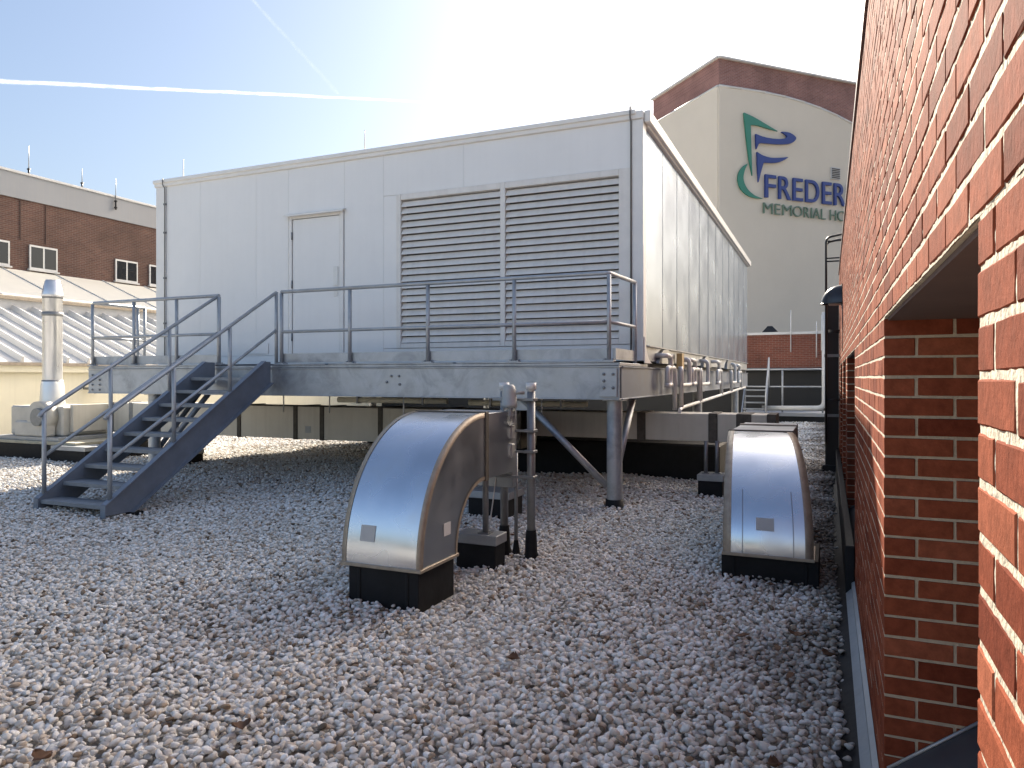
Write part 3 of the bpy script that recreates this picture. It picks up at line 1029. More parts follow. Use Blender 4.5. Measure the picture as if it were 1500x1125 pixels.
def railing(label, xs, x_ret, loc, group, ends):
    g_ = thing('guard_railing', label, 'railing', loc, group)
    yf = PY + .045
    ztop, zmid, zb = 2.79, 2.215, 1.737
    for x in xs:
        tb('post', m_rail, g_, [(x, yf, zb), (x, yf, ztop - .02)], .026, 10)
        bx('post_foot', m_rail, g_, x - .07, x + .07, yf - .045, yf + .05, 1.753, 1.768, 0)
        for dx in (-.05, .05):
            at(bolt_me, 'bolt', g_, (x + dx, yf, 1.768))
    ye = 9.27
    if ends == 'right':
        path = fillet([(xs[0], yf, ztop), (xs[-1], yf, ztop), (x_ret, ye, ztop)], .06)
        pm = [(xs[0], yf, zmid), (xs[-1], yf, zmid)]
        pm2 = [(xs[-1], yf, zmid), (x_ret, ye, zmid)]
        rp_ = (x_ret, ye)
    else:
        path = fillet([(xs[-1], yf, ztop), (xs[0], yf, ztop), (x_ret, ye, ztop)], .06)
        pm = [(xs[-1], yf, zmid), (xs[0], yf, zmid)]
        pm2 = [(xs[0], yf, zmid), (x_ret, ye, zmid)]
        rp_ = (x_ret, ye)
    tb('top_rail', m_rail, g_, path, .026, 10)
    tb('mid_rail', m_rail, g_, pm, .0225, 10)
    tb('mid_rail', m_rail, g_, pm2, .0225, 10)
    tb('post', m_rail, g_, [(rp_[0], rp_[1], zb), (rp_[0], rp_[1], ztop)], .026, 10)
    tb('post', m_rail, g_, [(rp_[0], rp_[1] - .14, zb), (rp_[0], rp_[1] - .14, ztop - .02)], .026, 10) if ends == 'left' else None
    bx('toe_board', m_galv, g_, xs[0], xs[-1], yf + .028, yf + .036, 1.772, 1.905, 0)
    bx('toe_board', m_galv, g_, x_ret - .004 if ends == 'left' else x_ret - .036, x_ret + .036 if ends == 'left' else x_ret + .004, yf + .03, ye, 1.772, 1.905, 0)
    return g_


railing('long grey pipe guard railing in front of door and louvers', (-7.215, -6.03, -4.80, -3.57, -2.36), -2.29, (-4.7, 8.3, 1.74), 'guard railings on the platform', 'right')
railing('short grey pipe guard railing left of the stair head', (-11.16, -10.2, -9.27, -8.40), -11.12, (-9.7, 8.3, 1.74), 'guard railings on the platform', 'left')

# ------------------------------------------------------------------ staircase
stair = thing('steel_staircase', 'dark grey steel staircase rising from the gravel to the platform', 'staircase', (-7.9, 6.8, 0))
prof = [(5.585, .02), (5.93, .02), (7.556, 1.05), (8.235, 1.49), (8.235, 1.785), (8.06, 1.785), (5.585, .145)]
for x, s in ((-8.42, 1), (-7.36, -1)):
    m = MB()
    m.prism(prof, (x - .008, 0, 0), (0, 1, 0), zz, (.016, 0, 0))
    m.build('stringer', m_stair, stair)
    for nm, a, b in (('stringer_flange', (5.585, .15), (8.07, 1.79)), ('stringer_flange', (5.93, .014), (8.23, 1.482))):
        p, q = Vector((x, a[0], a[1])), Vector((x, b[0], b[1]))
        c = (p + q) / 2
        dr = (q - p) / 2
        nrm = dr.cross(Vector((1, 0, 0))).normalized()
        # flange on the outside of the stair
        MB().obox(c + Vector((-s * .032, 0, 0)), dr, (.04, 0, 0), nrm * .006).build(nm, m_stair, stair)
    bx('stringer_end', m_stair, stair, x - s * .07 - .001 if s > 0 else x - .008, x + .008 if s > 0 else x + .071, 5.572, 5.585, .0, .15, 0)
    bx('stair_foot', m_rubber, stair, x - .07, x + .09, 5.9, 6.05, -.05, .02)
for k in range(9):
    z = 1.74 - .178 * (9 - k)
    y = 5.60 + .272 * k
    m = MB()
    m.prism([(0, 0), (0, -.045), (.006, -.045), (.006, -.006), (.262, -.006), (.262, -.045), (.268, -.045), (.268, 0)], (-8.41, y, z), (0, 1, 0), zz, (1.04, 0, 0))
    m.build('tread', m_tread, stair, .002)
for x in (-8.44, -7.335):
    tb('handrail', m_rail, stair, fillet([(x, 5.60, 1.10), (x, 5.66, 1.165), (x, 8.33, 2.79)], .04), .0245, 10)
    tb('mid_handrail', m_rail, stair, [(x, 5.665, .64), (x, 8.33, 2.245)], .021, 10)
    for y, zt in ((5.665, 1.15), (6.53, 1.69), (7.44, 2.24)):
        tb('handrail_post', m_rail, stair, [(x, y, .145 + .66 * (y - 5.585)), (x, y, zt)], .0255, 10)
    tb('handrail_post', m_rail, stair, [(x + (.085 if x < -8 else -.03), 8.335, 1.72), (x + (.085 if x < -8 else -.03), 8.335, 2.80)] if False else [(x, 8.335, 1.72), (x, 8.335, 2.80)], .0255, 10)

# ------------------------------------------------------------------ metal ducts
def elbow(label, x0, x1, y0, z0, Rr, depth, y_end, seams, curb, ky=1.0, taper=(0, 0), tape=.03, stickers=()):
    t_ = thing('roof_duct', label, 'duct', ((x0 + x1) / 2, y0 + depth / 2, 0), 'curved metal ducts rising from black curbs')
    n = 22
    cy, cz = y0 + Rr, z0 + .03

    def put(mb, nm, mt, bevel=0):
        # stretch the bend along the run and draw it in towards the top
        out = []
        for x, y, z in mb.v:
            t = min(max((y - y0) / Rr, 0), 1)
            f = (x - x0) / (x1 - x0)
            x += (taper[0] * (1 - f) + taper[1] * f) * t
            y = y0 + (y - y0) * ky if y < cy else y + Rr * (ky - 1)
            out.append((x, y, z))
        mb.v = out
        return mb.build(nm, mt, t_, bevel)
    outer = [(y0, z0)] + [(cy - Rr * math.cos(k / n * math.pi / 2), cz + Rr * math.sin(k / n * math.pi / 2)) for k in range(n + 1)]
    ri = Rr - depth
    inner = [(y0 + depth, z0)] + [(cy - ri * math.cos(k / n * math.pi / 2), cz + ri * math.sin(k / n * math.pi / 2)) for k in range(n + 1)]
    # outer skin
    m = MB()
    vs = [(x, p[0], p[1]) for p in outer for x in (x0, x1)]
    m.add(vs, [(2 * i, 2 * i + 1, 2 * i + 3, 2 * i + 2) for i in range(len(outer) - 1)], True)
    put(m, 'duct_skin', m_alu)
    m = MB()
    vs = [(x, p[0], p[1]) for p in inner for x in (x0, x1)]
    m.add(vs, [(2 * i, 2 * i + 1, 2 * i + 3, 2 * i + 2) for i in range(len(inner) - 1)], True)
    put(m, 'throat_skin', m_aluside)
    for x in (x0, x1):
        m = MB()
        vs = [(x, *p) for p in outer] + [(x, *p) for p in inner]
        k = len(outer)
        m.add(vs, [(i, i + 1, k + i + 1, k + i) for i in range(k - 1)])
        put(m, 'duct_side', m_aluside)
        # taped edge, wraps the corner
        s = 1 if x == x1 else -1
        m = MB()
        o2 = [(cy - (Rr + .004) * math.cos(k / n * math.pi / 2), cz + (Rr + .004) * math.sin(k / n * math.pi / 2)) for k in range(n + 1)]
        o2 = [(y0 - .004, z0)] + o2
        i2 = [(cy - (Rr - .035) * math.cos(k / n * math.pi / 2), cz + (Rr - .035) * math.sin(k / n * math.pi / 2)) for k in range(n + 1)]
        i2 = [(y0 + .035, z0)] + i2
        kk = len(o2)
        vs = [(x - s * tape, *p) for p in o2] + [(x + s * .004, *p) for p in o2] + [(x + s * .004, *p) for p in i2]
        fs = [(i, i + 1, kk + i + 1, kk + i) for i in range(kk - 1)] + [(kk + i, kk + i + 1, 2 * kk + i + 1, 2 * kk + i) for i in range(kk - 1)]
        m.add(vs, fs, True)
        put(m, 'corner_tape', m_tape)
        m = MB()
        i3 = [(cy - (ri + .03) * math.cos(k / n * math.pi / 2), cz + (ri + .03) * math.sin(k / n * math.pi / 2)) for k in range(n + 1)]
        i3 = [(y0 + depth - .03, z0)] + i3
        vs = [(x + s * .004, *p) for p in inner] + [(x + s * .004, *p) for p in i3]
        m.add(vs, [(i, i + 1, kk + i + 1, kk + i) for i in range(kk - 1)])
        put(m, 'corner_tape', m_tape)
    for xs_ in seams:
        m = MB()
        o2 = [(y0 - .004, z0)] + [(cy - (Rr + .004) * math.cos(k / n * math.pi / 2), cz + (Rr + .004) * math.sin(k / n * math.pi / 2)) for k in range(9)]
        vs = [(xs_ + dx, *p) for p in o2 for dx in (-.004, .004)]
        m.add(vs, [(2 * i, 2 * i + 1, 2 * i + 3, 2 * i + 2) for i in range(len(o2) - 1)], True)
        put(m, 'duct_seam', m_aluside)
    # horizontal run
    zt, zb_ = cz + Rr, cz + ri
    yj = cy
    k = 0
    while yj < y_end - .05:
        ye = min(yj + .95, y_end)
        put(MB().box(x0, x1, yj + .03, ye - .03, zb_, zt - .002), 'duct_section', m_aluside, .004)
        put(MB().box(x0 - .012, x1 + .012, yj + .001, yj + .06, zb_ - .012, zt + .012), 'joint_band', m_tape if k else m_band, .004)
        yj = ye
        k += 1
    # curb
    a, b, c, d = curb
    bx('roof_curb', m_rubber, t_, a, b, c, d, -.06, z0 - .004, .006)
    for xx in (a + .09, b - .09):
        bx('curb_fold', m_rubber, t_, xx - .012, xx + .012, c - .008, c - .001, -.06, z0 - .02, .003)
    m = MB()
    m.box(x0 - .012, x1 + .012, y0 - .012, y0 + depth + .012, z0 - .002, z0 + .022)
    m.build('base_flange', m_tape, t_, .003)
    for nm, mt, bb in stickers:
        if bb[1] - bb[0] < .01:
            bx(nm, mt, t_, *bb, 0)
            continue
        m = MB()
        vs = []
        for q in range(6):
            z = bb[4] + (bb[5] - bb[4]) * q / 5
            yy = cy - math.sqrt((Rr + .003) ** 2 - (z - cz) ** 2)
            vs += [(bb[0], yy, z), (bb[1], yy, z)]
        m.add(vs, [(2 * q, 2 * q + 1, 2 * q + 3, 2 * q + 2) for q in range(5)], True)
        put(m, nm, mt)
    return t_


t_near = elbow('nearest curved shiny metal duct bending down onto a black curb', -3.14, -2.51, 4.24, .245, 1.0, .53, 5.85, (), (-3.11, -2.54, 4.27, 4.78),
      stickers=(('label_sticker', m_sticker, (-3.00, -2.88, 4.248, 4.256, .42, .53)), ('label_sticker', m_sticker2, (-2.507, -2.503, 4.56, 4.66, .43, .52))))
elbow('curved shiny metal duct with a black curb beside the brick wall', -.74, -.10, 5.80, .20, .83, .46, 8.1, (-.60, -.235), (-.76, -.06, 5.84, 6.50), 1.55, (-.11, -.20), .055,
      stickers=(('label_sticker', m_sticker, (-.50, -.37, 5.812, 5.82, .40, .49)),))

MB().prism([(-3.06, 5.912), (-2.60, 5.912), (-4.36, 10.38), (-4.9, 10.38)], (0, 0, .66), (1, 0, 0), (0, 1, 0), (0, 0, .39)).build('duct_section', m_aluside, t_near, .004)
bx('end_collar', m_aluside, t_near, -3.13, -2.52, 5.83, 5.91, .60, 1.26, .004)
uc = bx('equipment_curb', m_rubber, None, -7.2, -1.50, 11.3, 12.6, -.05, .54, .03)  # dark block added to stand for the deep shade under the enclosure
tag(uc, 'long black curb block added to darken the space under the enclosure', 'curb')
trunk = thing('air_duct', 'long cream insulated duct running under the white enclosure', 'duct', (-8, 10.5, .5))
edges = [-13.4, -12.86, -11.6, -10.03, -8.72, -8.14, -6.93, -5.7, -4.4]
for i in range(len(edges) - 1):
    bx('duct_section', m_jacket, trunk, edges[i] + .04, edges[i + 1] - .04, 10.4, 11.05, .47, 1.045, .006)
for i, e in enumerate(edges):
    bx('joint_band', m_band if i not in (1, 2) else m_conduit, trunk, e - .045, e + .045, 10.385, 11.06, .455, 1.06, .006)
bx('top_mastic', m_band, trunk, -10.0, -4.4, 10.388, 10.43, 1.046, 1.062, .004)
edges2 = [-4.31, -2.48, -1.47, -.70]
for i in range(3):
    bx('duct_section', m_jacket, trunk, edges2[i] + .06, edges2[i + 1] - .06, 10.42, 11.0, .665, 1.05, .006)
for e in edges2[1:]:
    bx('joint_band', m_band, trunk, e - .06, e + .06, 10.405, 11.01, .65, 1.062, .006)
bx('joint_band', m_band, trunk, -1.16, -.96, 10.408, 11.013, .648, 1.058, .006)
for x in (-1.95, -3.2):
    bx('drive_cleat', m_jacket, trunk, x - .012, x + .012, 10.41, 10.419, .665, 1.05, 0)
bx('label_sticker', m_sticker, trunk, -8.50, -8.38, 10.394, 10.399, .58, .70, 0)

# duct supports
def support(label, x0, x1, y0, y1, zc, posts, ztop):
    s_ = thing('duct_support', label, 'support block', ((x0 + x1) / 2, (y0 + y1) / 2, 0), 'black support blocks on the gravel')
    bx('block', m_rubber, s_, x0, x1, y0, y1, -.05, zc, .006)
    bx('cap_flashing', m_flash, s_, x0 - .012, x1 + .012, y0 - .012, y1 + .012, zc - .06, zc + .02, .004)
    for x, y in posts:
        tb('post', m_conduit, s_, [(x, y, zc + .021), (x, y, ztop)], .026, 10)
        bx('post_foot', m_conduit, s_, x - .05, x + .05, y - .05, y + .05, zc + .021, zc + .03, 0)
    return s_


support('black block with metal cap right behind the nearest curved duct', -2.86, -2.50, 5.42, 5.62, .24, [(-2.625, 5.50)], 1.24)
support('black block with metal cap under the enclosure front edge', -3.75, -3.25, 7.4, 7.8, .26, [], 0)
support('small black block with two posts under the right end of the long duct', -1.60, -1.28, 9.95, 10.3, .24, [(-1.52, 10.12), (-1.38, 10.16)], .70)
support('black block with pale cap behind the stair foot', -13.2, -12.3, 9.0, 9.5, .28, [], 0)
support('black block on the gravel far under the staircase', -11.5, -10.6, 9.7, 10.1, .22, [], 0)

for k, (xa, xb, y, z) in enumerate(((-7.3, -5.3, 9.75, 1.2), (-5.1, -3.2, 10.1, 1.17))):
    sp_ = thing('insulated_pipe', ('pale insulated pipe hung under the deck above the long duct, left one', 'pale insulated pipe hung under the deck behind the conduits, right one')[k], 'pipe', (xa, y, z))
    tb('pipe', m_cream, sp_, [(xa, y, z), (xb, y, z)], .045, 10)
    for q in (.2, .8):
        x_ = xa + (xb - xa) * q
        bx('hanger', m_conduit, sp_, x_ - .015, x_ + .015, y - .055, y + .055, z - .055, z + .18, 0)
# conduits
cs = thing('conduit_stand', 'pair of dark upright conduits strapped together beside the curved duct', 'conduit stand', (-2.5, 5.9, 0))
for x, y, zt, r in ((-2.36, 5.86, 1.44, .036), (-2.655, 5.95, 1.44, .036)):
    tb('upright', m_conduit, cs, [(x, y, 0), (x, y, zt)], r, 12)
    MB().lathe(x, y, [(0, zt + .075), (.046, zt + .075), (.046, zt + .015), (.03, zt + .013), (.03, zt)], 12).build('cap', m_pipe, cs)
    MB().lathe(x, y, [(r + .006, .24), (r + .012, .20), (.055, .05), (.085, -.04)], 14).build('boot', m_rubber, cs)
tb('thin_upright', m_conduit, cs, [(-2.54, 5.95, 0), (-2.54, 5.95, .90)], .017, 8)
MB().lathe(-2.54, 5.95, [(.02, .12), (.028, .06), (.045, -.04)], 10).build('boot', m_rubber, cs)
for z in (1.37, 1.10, .92, .70):
    bx('strut', m_conduit, cs, -2.69 if z < .8 else -2.56, -2.31, 5.80, 5.815, z - .010, z + .010, .002)
    for x in (-2.36, -2.655):
        bx('strap', m_conduit, cs, x - .045, x + .045, 5.795, 5.90, z - .012, z + .012, .002)
for z in (1.03, .87):
    j = bx('switch_box', m_cast, cs, -2.555, -2.485, 5.73, 5.799, z, z + .12, .006)
    bx('cover', m_alu, j, -2.545, -2.495, 5.724, 5.729, z + .012, z + .108, .003)
tb('cable', m_pipe, cs, fillet([(-2.655, 5.90, .95), (-2.66, 5.86, .93), (-2.70, 5.80, .45), (-2.76, 5.78, .02)], .1), .006, 6)

lamp = thing('caged_lamp', 'grey caged jelly jar lamp fixed to the upright conduits', 'lamp', (-2.51, 5.75, 1.3))
lx, ly = -2.515, 5.74
MB().lathe(lx, ly, [(0, 1.50), (.035, 1.50), (.05, 1.485), (.062, 1.44), (.066, 1.34), (.070, 1.335), (.070, 1.305), (.058, 1.30)], 18).build('lamp_body', m_cast, lamp)
MB().lathe(lx, ly, [(.054, 1.30), (.054, 1.20), (.046, 1.165), (.026, 1.145), (0, 1.14)], 18).build('glass_jar', m_glassy, lamp)
MB().lathe(lx, ly, [(0, 1.20), (.018, 1.20), (.02, 1.25), (.012, 1.30)], 10).build('bulb', m_tube, lamp)
for k in range(6):
    a = k * math.pi / 3
    pr = [(.064, 1.305), (.064, 1.19), (.052, 1.15), (.02, 1.128), (0, 1.126)]
    tb('guard_wire', m_cast, lamp, [(lx + r * math.cos(a), ly + r * math.sin(a), z) for r, z in pr], .0035, 5)
for z, r in ((1.24, .064), (1.165, .058)):
    tb('guard_ring', m_cast, lamp, [(lx + r * math.cos(k * math.pi / 8), ly + r * math.sin(k * math.pi / 8), z) for k in range(17)], .0035, 5)
tb('mount_arm', m_cast, lamp, [(lx + .04, ly, 1.43), (-2.40, 5.80, 1.43)], .016, 8)

# ------------------------------------------------------------------ condensate drains along the side
XD = -2.08
tp = tb('collector_pipe', m_pipe, None, fillet([(XD + .12, 10.6, 1.075), (XD + .0, 11.3, 1.09), (XD, 20.8, 1.30)], .4), .028, 10)
tag(tp, 'long sloping grey pipe gathering the drain traps', 'pipe')
drains = [(10.15, 10.85, 'first drain trap pipe from the front corner, shaped as a hook'), (11.3, 12.1, 'second drain trap pipe, just behind the tan box'), (12.15, 13.05, 'third drain trap pipe behind the tan box'), (13.15, 14.1, 'fourth drain trap pipe, midway along the side'), (15.2, 16.0, 'fifth drain trap pipe toward the far corner'), (17.6, 18.5, 'sixth drain trap pipe near the far corner'), (19.0, 19.8, 'last drain trap pipe at the far corner')]
for i, (ya, yb, lab) in enumerate(drains):
    z0 = 1.09 + (yb - 11.3) * .0221
    hi = 1.87 + (RNG.uniform(-.03, .03) if i else .0)
    t_ = thing('drain_trap', lab, 'drain pipe', (XD, ya, 1.3), 'drain traps along the enclosure side')
    w = yb - ya
    p = [(X1 - .02, ya + .15 * w, hi), (XD, ya + .15 * w, hi), (XD, ya + .55 * w, hi - .01), (XD, ya + .55 * w, 1.45), (XD, ya + .22 * w, 1.45), (XD, ya + .22 * w, 1.70), (XD, yb - .02, 1.70), (XD, yb, z0)]
    if i % 2:
        p = [(X1 - .02, yb - .02, hi), (XD, yb - .02, hi), (XD, yb, 1.44), (XD, ya, 1.44), (XD, ya, 1.70), (XD + .02, ya - .05, 1.68), (XD + .02, ya - .05, z0)]
    tb('trap_pipe', m_pipe, t_, fillet(p, .09, 5), .035, 10)
    for q in (p[2], p[3], p[4]):
        MB().tube([Vector(q) + Vector((0, 0, -.03)), Vector(q) + Vector((0, 0, .03))], .038, 10).build('coupling', m_pipe, t_)
tag(bx('junction_box', m_yellow, None, X1 + .031, X1 + .12, 11.55, 11.72, 1.70, 1.94), 'small tan junction box between the drain pipes', 'junction box')

# ------------------------------------------------------------------ exhaust fan with stack
fan = thing('exhaust_fan', 'cream exhaust fan housing with a tall shiny steel stack', 'fan', (-14.0, 10.0, 0))
sx, sy = -14.2, 9.7
bx('fan_housing', m_fan, fan, -15.1, -13.55, 9.45, 10.5, .42, 1.0, .03)
bx('motor_cover', m_fan, fan, -14.6, -13.7, 9.2, 9.44, .42, .72, .03)
m = MB()
m.tube([(-13.95, 9.22, .80), (-13.95, 9.44, .80)], .30, 24)
m.build('fan_scroll', m_fan, fan)
m = MB()
m.tube([(-13.86, 9.14, .80), (-13.86, 9.215, .80)], .17, 20)
m.build('inlet_ring', m_conduit, fan)
MB().lathe(sx, sy, [(.225, 1.0), (.205, 1.40), (.19, 1.48)], 24).build('stack_base', m_stainless, fan)
MB().lathe(sx, sy, [(.175, 1.46), (.175, 3.16), (.19, 3.165), (.19, 3.21), (.125, 3.50), (.11, 3.50), (.12, 3.1)], 26).build('stack', m_stainless, fan)
for z in (1.43, 2.78, 3.13):
    MB().lathe(sx, sy, [(.176, z), (.186, z + .004), (.186, z + .076), (.176, z + .08)], 26).build('stack_band', m_conduit, fan)
bx('outlet_duct', m_jacket, fan, -13.54, -13.45, 9.6, 10.9, .5, 1.03)
cb = thing('equipment_curb', 'wide black curb with timber top under the exhaust fan', 'curb', (-14.0, 9.9, 0))
bx('curb_side', m_rubber, cb, -16.0, -12.7, 9.1, 10.9, -.05, .29, .01)
bx('curb_top', m_wood, cb, -15.5, -12.72, 9.12, 10.88, .292, .35, .006)
bx('fan_skid', m_flash, cb, -15.2, -13.3, 9.2, 10.6, .352, .418)
gp = thing('gas_valve', 'small brown valve on the cream wall behind the stack', 'valve', (XE, 13.55, 1.2))
tb('pipe', m_conduit, gp, [(XE - .14, 14.2, 1.25), (XE + .2, 14.2, 1.25), (XE + .2, 14.8, 1.2)], .035, 8)
MB().lathe(XE + .12, 14.35, [(0, 1.1), (.14, 1.12), (.14, 1.3), (0, 1.34)], 10).build('valve_body', m_soffit, gp)

# ------------------------------------------------------------------ brick wall on the right
W = .175
CP = .0677            # course height
BH, BL, BD, JT = .0582, .2032, .0922, .0095
ZW = 3.34
YN, YF = -3.0, 13.9
LZ = CP * 26 + .005    # lintel height
OPEN = [(1.09, 2.78, .24), (5.77, 8.05, .24), (8.65, 10.2, .24), (10.75, 12.2, .24)]
JD = .3147             # jamb depth
wall = thing('brick_wall', 'sunlit red brick parapet wall with recessed openings', 'wall', (.4, 5, 0))
MF = W + .0050        # mortar face
core = MB()
core.box(MF, .62, YN, YF - .004, LZ, ZW)
core.box(W + .0016, W + .0048, 3.6, YF - .005, LZ + .0005, ZW - .001)
core.box(W + .0016, W + .0048, 2.785, 5.765, -.1, LZ - .001)
for a_, b_ in ((8.055, 8.645), (10.205, 10.745), (12.205, 13.89)):
    core.box(W + .0016, W + .0048, a_, b_, -.1, LZ - .001)
ys0 = YN
for a, b, zs_ in OPEN:
    core.box(MF, .62, ys0, a - .004, -.1, LZ - .0005)
    core.box(MF, .62, a - .0035, b + .0035, -.1, zs_ - .02)
    ys0 = b + .004
core.box(MF, .62, ys0, YF - .004, -.1, LZ - .0005)
core.build('mortar_core', m_mortar, wall)
MF0 = MF

# brick blanks with worn arrises; shared by alike bricks
def brick_mesh(lx, ly, lz, seed, ch=.0016):
    rs = np.random.default_rng(seed)
    hx, hy, hz = lx / 2, ly / 2, lz / 2
    idx = {}
    vs = []
    for sx_ in (-1, 1):
        for sy_ in (-1, 1):
            for sz_ in (-1, 1):
                j = rs.uniform(-.0009, .0009, 3)
                c = rs.uniform(.5, 1.5) * ch
                base = np.array([sx_ * hx, sy_ * hy, sz_ * hz]) + j
                for ax, sg in ((0, sx_), (1, sy_), (2, sz_)):
                    p = base.copy()
                    for k, s2 in ((0, sx_), (1, sy_), (2, sz_)):
                        if k != ax:
                            p[k] -= s2 * c
                    idx[(sx_, sy_, sz_, ax)] = len(vs)
                    vs.append(tuple(p))
    fs = []
    for ax in range(3):
        o = [k for k in range(3) if k != ax]
        for s in (-1, 1):
            q = []
            for a_, b_ in ((-1, -1), (1, -1), (1, 1), (-1, 1)):
                c = [0, 0, 0]
                c[ax] = s
                c[o[0]] = a_
                c[o[1]] = b_
                q.append(idx[(*c, ax)])
            fs.append(tuple(q))
    for ax in range(3):           # edges along axis ax
        o = [k for k in range(3) if k != ax]
        for a_ in (-1, 1):
            for b_ in (-1, 1):
                c0, c1 = [0] * 3, [0] * 3
                c0[ax], c1[ax] = -1, 1
                for c in (c0, c1):
                    c[o[0]] = a_
                    c[o[1]] = b_
                fs.append((idx[(*c0, o[0])], idx[(*c1, o[0])], idx[(*c1, o[1])], idx[(*c0, o[1])]))
    for sx_ in (-1, 1):
        for sy_ in (-1, 1):
            for sz_ in (-1, 1):
                fs.append(tuple(idx[(sx_, sy_, sz_, k)] for k in range(3)))
    return vs, fs


def ragged_mesh(lx, ly, lz, seed):
    rs = np.random.default_rng(seed)
    hx, hy, hz = lx / 2, ly / 2, lz / 2
    out = [(-hy, -hz), (-hy / 3, -hz), (hy / 3, -hz), (hy, -hz), (hy, 0), (hy, hz), (hy / 3, hz), (-hy / 3, hz), (-hy, hz), (-hy, 0)]
    rings = []
    for x, ins in ((-hx, .0022), (-hx + .0022, .0003), (hx, .0)):
        ring = []
        for i, (y, z) in enumerate(out):
            q = ins + (abs(rs.normal(0, .0011)) if x < 0 and ins > .001 else rs.uniform(-.0006, .0006))
            ring.append((x + (rs.uniform(0, .0004) if ins > .001 else 0), y - math.copysign(q, y) * (abs(y) > hy * .9), z - math.copysign(q, z) * (abs(z) > hz * .9)))
        rings.append(ring)
    n = len(out)
    vs = [p for r in rings for p in r]
    fs = [tuple(range(n))]
    for r in range(2):
        fs += [(r * n + i, r * n + (i + 1) % n, (r + 1) * n + (i + 1) % n, (r + 1) * n + i) for i in range(n)]
    return vs, fs


def mortar_relief(y0, y1, z0, z1, sp=.0075):
    ny, nz = int((y1 - y0) / sp), int((z1 - z0) / sp)
    Yg, Zg = np.meshgrid(np.linspace(y0, y1, ny), np.linspace(z0, z1, nz))

    def vn(scale, seed):
        rs = np.random.default_rng(seed)
        t = rs.uniform(-1, 1, (int((z1 - z0) * scale) + 3, int((y1 - y0) * scale) + 3))
        a, b = (Zg - z0) * scale, (Yg - y0) * scale
        i, j = a.astype(int), b.astype(int)
        fa, fb = a - i, b - j
        return (t[i, j] * (1 - fa) + t[i + 1, j] * fa) * (1 - fb) + (t[i, j + 1] * (1 - fa) + t[i + 1, j + 1] * fa) * fb
    h = .0016 * vn(9, 1) + .0014 * vn(35, 2) + .0013 * vn(90, 3)
    X = np.clip(W + .0021 + h * .7, W + .0013, W + .0048)
    me = bpy.data.meshes.new('mortar_face')
    P = np.stack([X - .4, Yg - 5, Zg], -1).reshape(-1, 3)
    q = (np.arange(nz - 1)[:, None] * ny + np.arange(ny - 1)[None]).ravel()
    F = np.stack([q, q + ny, q + ny + 1, q + 1], 1)
    me.from_pydata(P.tolist(), [], F.tolist())
    me.materials.append(m_mortar)
    for p in me.polygons:
        p.use_smooth = True
    link('mortar_face', me, wall)


bricks = []      # (x centre, y centre, z centre, lx, ly)


def lay_row(y0, y1, zc, even, wrap_start, wrap_end):
    """bricks of one course of the outer face between y0 and y1"""
    hb = BL / 2 - JT / 2
    y = y0
    first = BL if even else hb
    cuts = []
    ln = first
    while y < y1 - .001:
        e = min(y + ln, y1)
        if y1 - e < .045 + JT:
            e = y1
        cuts.append((y, e))
        y = e + JT
        ln = BL
    for k, (a, b) in enumerate(cuts):
        dp = BL if (wrap_start and not even and k == 0) else BD
        bricks.append((W + dp / 2, (a + b) / 2, zc, dp, b - a))


nrow = int((ZW - .01) / CP)
for r_ in range(nrow):
    zc = r_ * CP + .005 + CP / 2
    even = r_ % 2 == 0
    segs = []
    if zc < LZ:
        y = .25
        for a, b, zs_ in OPEN:
            if zc > zs_ - .03:
                segs.append((y, a))
                y = b
        segs.append((y, YF))
    else:
        segs.append((.31, YF))
    for (a, b) in segs:
        lay_row(a, b, zc, even, a > 1, True)
    if .24 - .03 < zc < LZ:
        for a, b, zs_ in OPEN:          # the far jamb of each opening, facing the camera
            hb = BL / 2 - JT / 2
            if even:    # corner stretcher runs along y, its head shows .092 wide; then a full brick
                bricks.append((W + BD + JT + BL / 2, b + BD / 2, zc, BL, BD))
            else:       # corner header runs into the jamb
                bricks.append((W + BL + JT + hb / 2 + .0, b + BD / 2, zc, hb, BD))
            # near jamb
            bricks.append((W + BD + JT + .1, a - BD / 2, zc, .2, BD))


mortar_relief(.3, 3.6, LZ + .0005, ZW - .002)
mortar_relief(.3, 1.086, .3, LZ - .0005)


def brick_px(b):
    x, y, z, lx, ly = b
    f = -S_ * x + C_ * y
    if f < .3:
        return -1
    r = C_ * W + S_ * y
    u, v = 750 + 1068 * r / f, 553 - 1068 * (z - EYE) / f
    if u < 0 or u > 1560 or v < -60 or v > 1180:
        return 0
    face = ly * W / f if lx == BD else lx * .9
    return face * BH / f / f


